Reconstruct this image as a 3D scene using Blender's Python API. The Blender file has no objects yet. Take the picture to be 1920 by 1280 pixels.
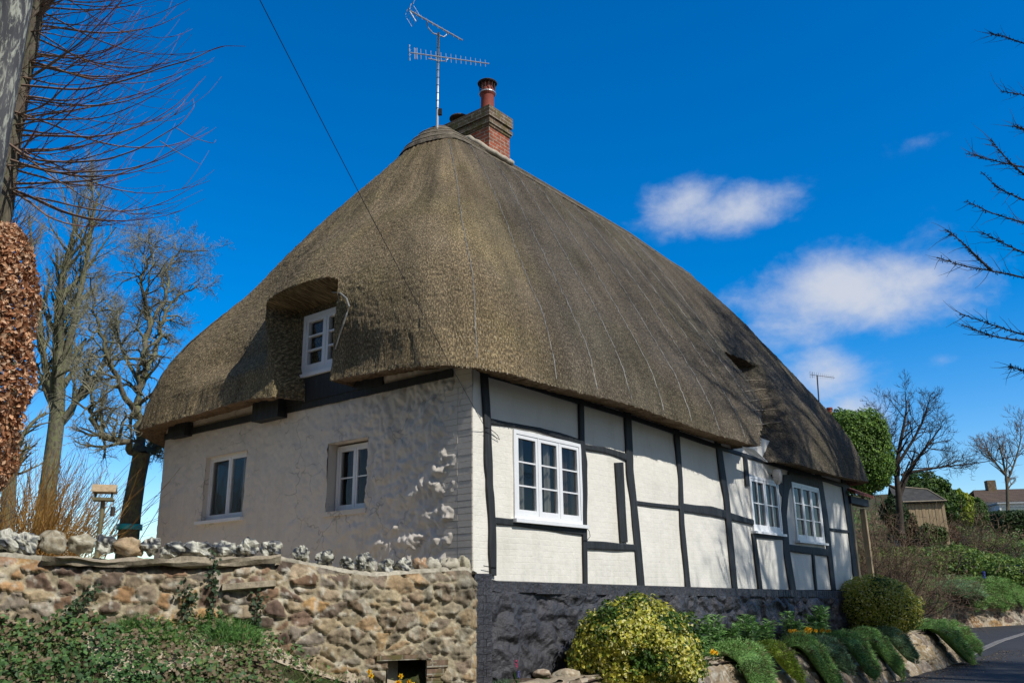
import bpy, math, random
import numpy as np
from mathutils import Matrix, Vector
R=math.radians
rng=np.random.default_rng(7); random.seed(7)
sc=bpy.context.scene
COL=sc.collection
# ------------------------------------------------------------------ camera
F=1620.; PITCH=R(16.6); ROLL=R(0.85)
def ray(px,py):
    u=px-960.; v=640.-py; c,s=math.cos(ROLL),math.sin(ROLL)
    x=u*c+v*s; y=-u*s+v*c
    return np.array([x, F*math.cos(PITCH)-y*math.sin(PITCH), F*math.sin(PITCH)+y*math.cos(PITCH)])
cam=bpy.data.cameras.new('camera'); cam.sensor_width=36; cam.lens=36*F/1920; cam.clip_start=.05; cam.clip_end=3000
co=bpy.data.objects.new('camera',cam); COL.objects.link(co); sc.camera=co
c_,s_=math.cos(ROLL),math.sin(ROLL)
r_=np.array([1,0,0.]); u_=np.array([0,-math.sin(PITCH),math.cos(PITCH)]); f_=np.array([0,math.cos(PITCH),math.sin(PITCH)])
X_=r_*c_-u_*s_; Y_=r_*s_+u_*c_
co.matrix_world=Matrix([[X_[i],Y_[i],-f_[i],0] for i in range(3)]+[[0,0,0,1]])
AZ=R(38.2)
T=np.array([math.sin(AZ),math.cos(AZ),0]); N=np.array([math.cos(AZ),-math.sin(AZ),0]); S=-N
q=ray(887,1075); K=np.array([q[0]/q[1]*10,10,0])
def W(t,s,z): return K+T*t+S*s+np.array([0,0,z])           # cottage coordinates -> world
def onR(px,py,o=0):                                          # a point on the road-side wall plane, o out from it
    q=ray(px,py); p=q*((K+N*o).dot(N)/q.dot(N)); return np.array([(p-K).dot(T),p[2]])
def onL(px,py,o=0):                                          # a point on the end wall plane
    q=ray(px,py); p=q*((K-T*o).dot(T)/q.dot(T)); return np.array([(p-K).dot(S),p[2]])
def at(px,py,d):                                             # a point at forward distance d
    q=ray(px,py); return q*(d/q[1])
def onz(px,py,z): q=ray(px,py); return q*(z/q[2])
def tn(p): return (np.asarray(p)-K).dot(T),(np.asarray(p)-K).dot(N)
# ------------------------------------------------------------------ noise
def _h(ix,iy,iz,seed):
    n=(ix*374761393+iy*668265263+iz*2147483647+seed*974634777)&0x7fffffff
    n=((n^(n>>13))*1274126177)&0x7fffffff
    return ((n^(n>>16))&0xffff)/65535.
def vnoise(x,y,z=0,seed=0):
    x=np.asarray(x,float); y=np.asarray(y,float)+0*x; z=np.asarray(z,float)+0*x
    ix,iy,iz=[np.floor(a).astype(np.int64) for a in (x,y,z)]
    fx,fy,fz=x-ix,y-iy,z-iz
    fx,fy,fz=[a*a*(3-2*a) for a in (fx,fy,fz)]
    r=0
    for dx in (0,1):
        for dy in (0,1):
            for dz in (0,1):
                r=r+_h(ix+dx,iy+dy,iz+dz,seed)*(fx if dx else 1-fx)*(fy if dy else 1-fy)*(fz if dz else 1-fz)
    return r*2-1
def fbm(x,y,z=0,oct=4,seed=0):
    r=0;a=1;f=1
    for i in range(oct):
        r=r+a*vnoise(np.asarray(x)*f,np.asarray(y)*f,np.asarray(z)*f,seed+i*17); a*=.5; f*=2.03
    return r
def sstep(a,b,x): t=np.clip((np.asarray(x,float)-a)/(b-a),0,1); return t*t*(3-2*t)
def cells(U,V,cu,cv,seed,jit=.85):
    """jittered cells: distance to nearest and second nearest centre, id of nearest"""
    u=U/cu; v=V/cv; row=np.floor(v).astype(np.int64)
    f1=np.full(u.shape,9.); f2=np.full(u.shape,9.); idd=np.zeros(u.shape,np.int64)
    for dv in (-1,0,1):
        rr=row+dv; off=(rr&1)*.5
        cc=np.floor(u-off).astype(np.int64)
        for du in (-1,0,1):
            c=cc+du
            pu=c+.5+off+(_h(c,rr,0*c,seed)-.5)*jit; pv=rr+.5+(_h(c,rr,0*c+1,seed)-.5)*jit*.8
            w=.12*_h(c,rr,0*c+2,seed)
            d=np.sqrt((u-pu)**2+((v-pv))**2)-w
            i=c*7919+rr*104729
            m=d<f1
            f2=np.where(m,f1,np.minimum(f2,d)); idd=np.where(m,i,idd); f1=np.where(m,d,f1)
    return f1,f2,idd
def rnd(idd,k,seed=0): return _h(idd,idd*0+k,idd*0,seed)
# ------------------------------------------------------------------ mesh builder
class MB:
    def __init__(s): s.v=[];s.f=[];s.c=[];s.n=0
    def add(s,V,Fa,col=None):
        V=np.asarray(V,float).reshape(-1,3)
        for a in (Fa if isinstance(Fa,list) else [Fa]):
            a=np.asarray(a,np.int64)
            if a.size: s.f.append(a+s.n)
        s.v.append(V)
        if col is None: col=np.full((len(V),3),.5)
        s.c.append(np.broadcast_to(np.asarray(col,float),(len(V),3))); s.n+=len(V)
    def box(s,x0,x1,y0,y1,z0,z1,P=None,col=None):
        V=np.array([(x,y,z) for x in (x0,x1) for y in (y0,y1) for z in (z0,z1)],float)
        if P: V=np.array([P(*p) for p in V])
        s.add(V,np.array([(0,1,3,2),(4,6,7,5),(0,4,5,1),(2,3,7,6),(0,2,6,4),(1,5,7,3)]),col)
    def tube(s,pts,rad,sides=6,col=None,cap=True):
        pts=np.asarray(pts,float); m=len(pts); rad=np.broadcast_to(np.asarray(rad,float),(m,))
        d=np.gradient(pts,axis=0); d/=np.linalg.norm(d,axis=1)[:,None]+1e-9
        a=np.array([0,0,1.]) if abs(d[0][2])<.9 else np.array([1.,0,0])
        x=np.cross(d,a); x/=np.linalg.norm(x,axis=1)[:,None]+1e-9; y=np.cross(d,x)
        th=np.arange(sides)*2*math.pi/sides
        V=(pts[:,None]+rad[:,None,None]*(np.cos(th)[None,:,None]*x[:,None]+np.sin(th)[None,:,None]*y[:,None])).reshape(-1,3)
        i=np.arange(m-1)[:,None]*sides; j=np.arange(sides)[None]; k=(j+1)%sides
        Q=np.stack([i+j,i+k,i+sides+k,i+sides+j],-1).reshape(-1,4)
        fs=[Q]
        if cap: fs+=[np.arange(sides)[None],(np.arange(sides)[::-1]+(m-1)*sides)[None]]
        s.add(V,fs,col)
    def grid(s,P,col=None,keep=None):
        """P: (a,b,3)"""
        a,b=P.shape[:2]
        i=np.arange(a-1)[:,None]*b; j=np.arange(b-1)[None]
        Q=np.stack([i+j,i+j+1,i+b+j+1,i+b+j],-1).reshape(-1,4)
        if keep is not None: Q=Q[keep.reshape(-1)]
        s.add(P.reshape(-1,3),Q,None if col is None else col.reshape(-1,3))
    def build(s,name,mat,parent=None,smooth=False,**tags):
        V=np.concatenate(s.v); me=bpy.data.meshes.new(name)
        nl=sum(a.size for a in s.f); nf=sum(len(a) for a in s.f)
        me.vertices.add(len(V)); me.vertices.foreach_set('co',V.ravel())
        me.loops.add(nl); me.loops.foreach_set('vertex_index',np.concatenate([a.ravel() for a in s.f]).astype(np.int32))
        me.polygons.add(nf)
        tot=np.concatenate([np.full(len(a),a.shape[1]) for a in s.f]); st=np.concatenate([[0],np.cumsum(tot)[:-1]])
        me.polygons.foreach_set('loop_start',st.astype(np.int32)); me.polygons.foreach_set('loop_total',tot.astype(np.int32))
        me.polygons.foreach_set('use_smooth',np.full(nf,smooth))
        me.update(calc_edges=True)
        ca=me.color_attributes.new('Col','FLOAT_COLOR','POINT'); C=np.ones((len(V),4)); C[:,:3]=np.concatenate(s.c)
        ca.data.foreach_set('color',C.ravel().astype(np.float32))
        me.materials.append(mat); me.validate()
        o=bpy.data.objects.new(name,me); COL.objects.link(o)
        if parent: o.parent=parent
        return tag(o,**tags)
def tag(o,label=None,cat=None,group=None,kind=None):
    if label: o['label']=label
    if cat: o['category']=cat
    if group: o['group']=group
    if kind: o['kind']=kind
    return o
def empty(name,loc,rz=0,**t):
    o=bpy.data.objects.new(name,None); COL.objects.link(o); o.location=tuple(loc); o.rotation_euler=(0,0,rz); o.empty_display_size=.2
    return tag(o,**t)
def copy_tree(o,parent=None):
    c=o.copy(); COL.objects.link(c); c.parent=parent
    for ch in [x for x in COL.objects if x.parent==o and x!=c]: copy_tree(ch,c)
    return c
# ------------------------------------------------------------------ materials
class M:
    def __init__(s,name):
        s.m=bpy.data.materials.new(name); s.m.use_nodes=True; s.t=s.m.node_tree; s.N=s.t.nodes; s.L=s.t.links
        s.b=s.N['Principled BSDF']; s.tc=s.n('ShaderNodeTexCoord'); s.out=s.N['Material Output']
    def n(s,k,**kw):
        x=s.N.new(k)
        for a,b in kw.items(): setattr(x,a,b)
        return x
    def set(s,x,i,v):
        if isinstance(v,bpy.types.NodeSocket): s.L.new(v,x.inputs[i])
        else: x.inputs[i].default_value=v
    def vec(s,sc=(1,1,1),src=None,rot=(0,0,0)):
        x=s.n('ShaderNodeMapping'); s.L.new(src or s.tc.outputs['Object'],x.inputs[0]); x.inputs['Scale'].default_value=sc; x.inputs['Rotation'].default_value=rot
        return x.outputs[0]
    def noise(s,scale,detail=4,rough=.6,v=None,dist=0):
        x=s.n('ShaderNodeTexNoise'); s.L.new(v or s.tc.outputs['Object'],x.inputs['Vector']); x.inputs['Scale'].default_value=scale
        x.inputs['Detail'].default_value=detail; x.inputs['Roughness'].default_value=rough; x.inputs['Distortion'].default_value=dist
        return x.outputs['Fac']
    def ramp(s,f,stops):
        x=s.n('ShaderNodeValToRGB'); s.L.new(f,x.inputs[0]); e=x.color_ramp.elements
        while len(e)<len(stops): e.new(.5)
        for k,(p,c) in zip(e,stops): k.position=p; k.color=(*(c if hasattr(c,'__len__') else (c,c,c)),1)
        return x.outputs[0]
    def mix(s,f,a,b,mode='MIX'):
        x=s.n('ShaderNodeMix',data_type='RGBA',blend_type=mode); s.set(x,0,f)
        for i,v in ((6,a),(7,b)):
            if isinstance(v,bpy.types.NodeSocket): s.L.new(v,x.inputs[i])
            else: x.inputs[i].default_value=(*v,1)
        return x.outputs[2]
    def math(s,op,a,b=0):
        x=s.n('ShaderNodeMath',operation=op); s.set(x,0,a); s.set(x,1,b); return x.outputs[0]
    def attr(s): x=s.n('ShaderNodeAttribute',attribute_name='Col'); return x.outputs['Color']
    def bump(s,h,strength=.5,dist=.01,prev=None):
        x=s.n('ShaderNodeBump'); s.L.new(h,x.inputs['Height']); x.inputs['Strength'].default_value=strength; x.inputs['Distance'].default_value=dist
        if prev: s.L.new(prev,x.inputs['Normal'])
        return x.outputs[0]
    def fin(s,col,rough=.8,nrm=None,spec=.3,**kw):
        if isinstance(col,bpy.types.NodeSocket): s.L.new(col,s.b.inputs['Base Color'])
        else: s.b.inputs['Base Color'].default_value=(*col,1)
        s.set(s.b,'Roughness',rough); s.b.inputs['Specular IOR Level'].default_value=spec
        if nrm: s.L.new(nrm,s.b.inputs['Normal'])
        for k,v in kw.items(): s.b.inputs[k].default_value=v
        return s.m
def simple(name,c1,c2,scale=8,rough=.8,bs=.4,bd=.01,bscale=None,spec=.3,v=(1,1,1),**kw):
    m=M(name); vv=m.vec(v); f=m.noise(scale,5,.65,vv)
    h=m.noise(bscale or scale*4,5,.7,vv)
    return m.fin(m.ramp(f,[(.3,c1),(.7,c2)]),rough,m.bump(h,bs,bd),spec,**kw)
def attrmat(name,scale=30,amt=.35,rough=.85,bs=.5,bd=.008,trans=0,spec=.25):
    m=M(name); a=m.attr(); f=m.noise(scale,6,.7)
    col=m.mix(1.0,a,m.ramp(f,[(.25,1-amt),(.5,1.),(.75,1+amt)]),'MULTIPLY')
    m.fin(col,rough,m.bump(f,bs,bd) if bs else None,spec)
    if trans:
        t=m.n('ShaderNodeBsdfTranslucent'); m.L.new(col,t.inputs[0]); x=m.n('ShaderNodeMixShader'); x.inputs[0].default_value=trans
        m.L.new(m.b.outputs[0],x.inputs[1]); m.L.new(t.outputs[0],x.inputs[2]); m.L.new(x.outputs[0],m.out.inputs[0])
    return m.m
MAT={}
MAT['leaf']=attrmat('leaf',6,.3,.55,0,trans=.3,spec=.35)
MAT['deadleaf']=attrmat('dead_leaf',6,.3,.7,0,trans=.25)
MAT['stone']=attrmat('rubble_stone',22,.45,.9,.8,.012)
MAT['flint']=attrmat('flint',14,.8,.45,.7,.01,spec=.5)
def barkmat(name,c1,c2,c3=None,sc=9):
    m=M(name); v=m.vec((1,1,.3)); f=m.noise(sc,6,.7,v); g=m.noise(sc*.5,4,.6)
    col=m.ramp(f,[(.3,c1),(.65,c2)])
    if c3: col=m.mix(m.ramp(g,[(.45,0.),(.62,1.)]),col,c3)
    return m.fin(col,.9,m.bump(f,.9,.02),.15)
MAT['bark']=barkmat('bark_grey',(.05,.042,.034),(.17,.14,.105),(.13,.125,.08),16)
MAT['bark2']=barkmat('bark_lichen',(.05,.045,.032),(.19,.17,.125),(.17,.18,.09),18)
MAT['twig']=simple('twig_lichen',(.14,.13,.075),(.36,.34,.22),3,.9,0)
MAT['twig_grey']=simple('twig_grey',(.12,.115,.075),(.34,.33,.24),2,.9,0)
MAT['twig_red']=simple('twig_red',(.11,.065,.045),(.30,.20,.14),4,.7,0)
MAT['twig_redtip']=simple('twig_red_tip',(.20,.07,.08),(.36,.17,.19),3,.7,0)
MAT['twig_dark']=simple('twig_dark',(.03,.025,.02),(.07,.055,.045),4,.9,0)
MAT['twig_brown']=simple('twig_brown',(.09,.06,.04),(.24,.165,.11),2,.9,0)
MAT['twig_orange']=simple('willow_stem',(.22,.11,.03),(.40,.24,.07),2,.6,0)
# thatch
def thatch():
    m=M('thatch'); uv=m.n('ShaderNodeUVMap').outputs[0]
    a=m.attr()
    v1=m.vec((1,.42,1),uv); v2=m.vec((1,.09,1),uv)
    f=m.noise(52,6,.8,v1); g=m.noise(1.3,5,.65,m.vec((1,.5,1),uv)); st=m.noise(26,4,.6,v2); sp=m.noise(85,3,.6,m.vec((1,.5,1),uv))
    c=m.ramp(f,[(.34,(.028,.023,.017)),(.50,(.100,.083,.062)),(.63,(.34,.285,.195))])
    c=m.mix(1.,c,m.ramp(g,[(.3,.62),(.5,.95),(.7,1.35)]),'MULTIPLY')
    c=m.mix(1.,c,m.ramp(st,[(.3,.86),(.7,1.12)]),'MULTIPLY')
    c=m.mix(m.ramp(sp,[(.62,0.),(.71,.8)]),c,(.42,.36,.22))
    c=m.mix(1.,c,m.ramp(m.noise(2.6,6,.7,m.vec((1,.13,1),uv)),[(.32,.78),(.5,1.),(.68,1.16)]),'MULTIPLY')
    c=m.mix(m.ramp(m.noise(1.7,6,.75,m.vec((1,.6,1),uv)),[(.56,0.),(.70,.30)]),c,(.045,.050,.022))
    c=m.mix(1.,c,a,'MULTIPLY')
    # galvanised netting: crossed diagonal wires
    wv=[]
    for s in (1,-1):
        w=m.n('ShaderNodeTexWave',wave_type='BANDS',bands_direction='X'); w.inputs['Scale'].default_value=11.; w.inputs['Distortion'].default_value=.8
        w.inputs['Detail'].default_value=2; w.inputs['Detail Scale'].default_value=.3
        m.L.new(m.vec((1,.62*s,1),uv),w.inputs['Vector']); m.L.new
        wv.append(m.ramp(w.outputs['Fac'],[(.86,0.),(.97,1.)]))
    mv=m.vec((1,1,1),uv,(0,0,R(45)))
    net=m.math('MAXIMUM',*wv); patch=m.ramp(m.noise(.55,3,.5,uv),[(.45,.0),(.62,.26)])
    nf=m.math('MULTIPLY',net,patch)
    c=m.mix(nf,c,(.26,.26,.26))
    h=m.math('ADD',f,m.math('MULTIPLY',st,.2))
    n1=m.bump(h,1.,.028); n1=m.bump(m.noise(9,5,.7,v1),.5,.03,n1)
    return m.fin(c,.92,n1,.12)
MAT['thatch']=thatch()
MAT['ridge_thatch']=simple('ridge_thatch',(.07,.058,.042),(.22,.185,.135),9,.9,1.,.03,40,v=(1,1,1))
MAT['soffit']=simple('thatch_underside',(.13,.085,.05),(.33,.23,.14),30,.95,1.,.02,90)
MAT['hazel']=simple('hazel_spar',(.22,.18,.12),(.36,.31,.23),8,.8,.3)
MAT['net_edge']=simple('galvanised_wire',(.20,.20,.19),(.36,.36,.35),20,.5,.2,Metallic=.3)
def paintwall(name,tint,brick=True,bstr=.5,proud=.006):
    m=M(name)
    cmb=m.n('ShaderNodeCombineXYZ'); sp=m.n('ShaderNodeSeparateXYZ'); m.L.new(m.tc.outputs['Object'],sp.inputs[0])
    m.L.new(m.math('ADD',sp.outputs[0],sp.outputs[1]),cmb.inputs[0]); m.L.new(sp.outputs[2],cmb.inputs[1])
    br=m.n('ShaderNodeTexBrick'); v=m.n('ShaderNodeVectorMath',operation='ADD')
    dn=m.n('ShaderNodeTexNoise'); m.L.new(m.tc.outputs['Object'],dn.inputs['Vector']); dn.inputs['Scale'].default_value=5
    ds=m.n('ShaderNodeVectorMath',operation='SCALE'); m.L.new(dn.outputs['Color'],ds.inputs[0]); ds.inputs['Scale'].default_value=.022
    m.L.new(cmb.outputs[0],v.inputs[0]); m.L.new(ds.outputs[0],v.inputs[1]); m.L.new(v.outputs[0],br.inputs[0])
    for k,x in (('Scale',1),('Mortar Size',.006),('Brick Width',.225),('Row Height',.072),('Mortar Smooth',.9)): br.inputs[k].default_value=x
    g=m.noise(2.2,6,.7); f=m.noise(26,6,.7); grime=m.noise(1.1,5,.75,m.vec((2.5,2.5,.5)))
    c=m.ramp(g,[(.3,tuple(x*.93 for x in tint)),(.7,tint)])
    c=m.mix(m.ramp(grime,[(.50,0.),(.78,.55)]),c,tuple(x*.72*y for x,y in zip(tint,(1,.99,.92))))
    if brick: c=m.mix(m.math('MULTIPLY',br.outputs['Fac'],.10),c,tuple(x*.75 for x in tint))
    fl=m.noise(9,4,.5); c=m.mix(m.ramp(fl,[(.735,0.),(.76,.6)]),c,tuple(x*.5 for x in tint))
    sz=m.n('ShaderNodeMapRange'); m.L.new(sp.outputs[2],sz.inputs[0]); sz.inputs[1].default_value=.75; sz.inputs[2].default_value=.1
    dr=m.noise(9,5,.7,m.vec((1,1,.25))); c=m.mix(m.math('MULTIPLY',sz.outputs[0],m.ramp(dr,[(.45,0.),(.7,.4)])),c,(.42,.44,.36))
    vo=m.n('ShaderNodeTexVoronoi',feature='DISTANCE_TO_EDGE'); va=m.n('ShaderNodeVectorMath',operation='ADD'); vs_=m.n('ShaderNodeVectorMath',operation='SCALE'); m.L.new(dn.outputs['Color'],vs_.inputs[0]); vs_.inputs['Scale'].default_value=.30
    m.L.new(m.tc.outputs['Object'],va.inputs[0]); m.L.new(vs_.outputs[0],va.inputs[1]); m.L.new(va.outputs[0],vo.inputs['Vector']); vo.inputs['Scale'].default_value=2.6
    ck=m.math('MULTIPLY',m.ramp(vo.outputs['Distance'],[(.0,1.),(.028,0.)]),m.ramp(m.noise(1.4,3,.6),[(.48,0.),(.6,.55 if not brick else .06)])); c=m.mix(ck,c,(.16,.15,.13))
    n1=m.bump(f,.35,.006)
    if brick: n1=m.bump(m.math('SUBTRACT',1,br.outputs['Fac']),bstr,proud,n1); n1=m.bump(m.noise(8,4,.6),.5,.02,n1)
    return m.fin(c,.75,n1,.3)
MAT['white_brick']=paintwall('painted_brick',(.80,.775,.70),True,.28,.005)
MAT['white_rubble']=paintwall('painted_rubble',(.74,.68,.60),False)
MAT['black_plinth']=simple('black_masonry_paint',(.022,.023,.029),(.055,.055,.064),5,.5,1.,.03,16,.6)
def timber():
    m=M('black_timber'); v=m.vec((1,1,.12)); f=m.noise(22,6,.7,v); g=m.noise(4,4,.6)
    return m.fin(m.ramp(f,[(.3,(.012,.014,.016)),(.6,(.03,.034,.038)),(.8,(.07,.075,.08))]),.65,m.bump(f,.8,.008),.35)
MAT['timber']=timber()
MAT['white_paint']=simple('white_gloss_paint',(.74,.75,.77),(.83,.84,.85),5,.35,.2,.003,40,.5)
MAT['lead']=simple('lead_sheet',(.30,.33,.36),(.45,.48,.52),4,.5,.4)
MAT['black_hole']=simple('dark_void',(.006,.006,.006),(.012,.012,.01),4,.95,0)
MAT['room']=simple('room_plaster',(.34,.26,.19),(.42,.33,.25),1,.9,0)
MAT['curtain']=simple('curtain_cloth',(.55,.50,.44),(.68,.64,.58),6,.9,.3)
MAT['curtain_dark']=simple('curtain_brown',(.16,.10,.07),(.24,.16,.11),6,.9,.3)
MAT['blue_cloth']=simple('blue_cloth',(.02,.08,.25),(.04,.14,.38),6,.8,.3)
def glass():
    m=M('window_glass'); fr=m.n('ShaderNodeFresnel'); fr.inputs[0].default_value=1.52
    g=m.n('ShaderNodeBsdfGlossy'); g.inputs['Roughness'].default_value=.02; t=m.n('ShaderNodeBsdfTransparent'); t.inputs[0].default_value=(.86,.9,.9,1)
    b=m.bump(m.noise(1.5,2,.5),.25,.02); m.L.new(b,g.inputs['Normal'])
    x=m.n('ShaderNodeMixShader'); m.L.new(m.math('MULTIPLY',fr.outputs[0],.75),x.inputs[0]); m.L.new(t.outputs[0],x.inputs[1]); m.L.new(g.outputs[0],x.inputs[2]); m.L.new(x.outputs[0],m.out.inputs[0])
    return m.m
MAT['glass']=glass()
def brickm(name,c1,c2,mort,row=.075,w=.225,moss=None):
    m=M(name); sp=m.n('ShaderNodeSeparateXYZ'); m.L.new(m.tc.outputs['Object'],sp.inputs[0]); cmb=m.n('ShaderNodeCombineXYZ')
    m.L.new(m.math('ADD',sp.outputs[0],sp.outputs[1]),cmb.inputs[0]); m.L.new(sp.outputs[2],cmb.inputs[1])
    br=m.n('ShaderNodeTexBrick'); m.L.new(cmb.outputs[0],br.inputs[0]); br.inputs['Scale'].default_value=1; br.inputs['Mortar Size'].default_value=.008
    br.inputs['Brick Width'].default_value=w; br.inputs['Row Height'].default_value=row; br.inputs['Color1'].default_value=(*c1,1); br.inputs['Color2'].default_value=(*c2,1); br.inputs['Mortar'].default_value=(*mort,1)
    f=m.noise(14,5,.7); c=m.mix(1.,br.outputs['Color'],m.ramp(f,[(.3,.55),(.7,1.4)]),'MULTIPLY')
    if moss: c=m.mix(m.ramp(m.noise(5,5,.7),[(.45,0.),(.6,.8)]),c,moss)
    return m.fin(c,.9,m.bump(m.math('SUBTRACT',1,br.outputs['Fac']),.8,.012,m.bump(f,.4,.01)),.2)
MAT['brick']=brickm('chimney_brick',(.36,.09,.045),(.26,.10,.06),(.36,.31,.25))
MAT['brick_old']=brickm('weathered_brick',(.13,.08,.055),(.24,.17,.12),(.36,.33,.27),moss=(.11,.10,.03))
MAT['terracotta']=simple('terracotta',(.20,.045,.03),(.30,.075,.05),8,.7,.3)
MAT['rust']=simple('dark_metal',(.03,.025,.022),(.07,.05,.04),10,.6,.3)
MAT['alu']=simple('aluminium',(.42,.42,.42),(.58,.58,.57),10,.4,.1,Metallic=.5)
MAT['mortar']=simple('lime_flashing',(.36,.31,.24),(.50,.45,.36),10,.9,.6,.02)
MAT['black_plastic']=simple('black_cable',(.008,.008,.008),(.015,.015,.015),10,.5,0)
def asphalt():
    m=M('asphalt'); f=m.noise(90,4,.7); g=m.noise(.7,5,.7)
    c=m.mix(1.,m.ramp(f,[(.35,(.022,.023,.025)),(.7,(.062,.063,.067))]),m.ramp(g,[(.3,.75),(.7,1.25)]),'MULTIPLY')
    return m.fin(c,.85,m.bump(f,.5,.006),.3)
MAT['asphalt']=asphalt()
MAT['kerb']=simple('granite_setts',(.12,.115,.11),(.22,.21,.2),6,.85,.6,.02)
def soil():
    m=M('soil_and_grass'); f=m.noise(16,6,.75); g=m.noise(.9,5,.65)
    c=m.ramp(f,[(.3,(.035,.025,.017)),(.7,(.12,.088,.06))])
    gr=m.ramp(f,[(.3,(.022,.035,.01)),(.7,(.07,.10,.03))])
    c=m.mix(m.ramp(g,[(.42,0.),(.58,1.)]),c,gr)
    return m.fin(c,.95,m.bump(f,1.,.05),.1)
MAT['ground']=soil()
MAT['soil']=simple('bare_soil',(.06,.04,.028),(.19,.135,.10),18,.95,1.,.04,40)
MAT['lawn']=simple('lawn_grass',(.06,.11,.02),(.13,.20,.045),3,.9,.8,.03,60)
MAT['wood']=simple('weathered_wood',(.30,.22,.13),(.52,.40,.25),6,.8,.5,.01,v=(4,4,.4))
MAT['wood_green']=simple('mossy_wood',(.11,.10,.055),(.22,.20,.12),8,.9,.5)
MAT['felt']=simple('shed_felt',(.035,.035,.035),(.07,.07,.065),4,.9,.5)
MAT['tile']=brickm('clay_tiles',(.33,.12,.08),(.25,.085,.055),(.10,.05,.035),.11,.17)
MAT['tile_far']=brickm('brown_roof_tiles',(.12,.085,.065),(.09,.065,.05),(.05,.04,.03),.3,.3)
MAT['render_far']=simple('far_render',(.55,.55,.56),(.68,.68,.68),2,.8,.1)
MAT['cyan']=simple('cyan_tape',(.02,.42,.50),(.04,.55,.62),6,.35,.3)
MAT['petal']=attrmat('petal',8,.15,.5,0,trans=.25)
def polemat():
    m=M('lichened_pole'); v=m.vec((1,1,.18)); f=m.noise(24,5,.75,v,.6); g=m.noise(6,4,.6,v)
    c=m.mix(m.ramp(f,[(.50,0.),(.60,1.)]),m.ramp(g,[(.3,(.045,.048,.055)),(.7,(.10,.10,.105))]),(.36,.37,.31))
    return m.fin(c,.9,m.bump(f,.6,.01),.2)
MAT['pole']=polemat()
exec_parts=[]
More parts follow.
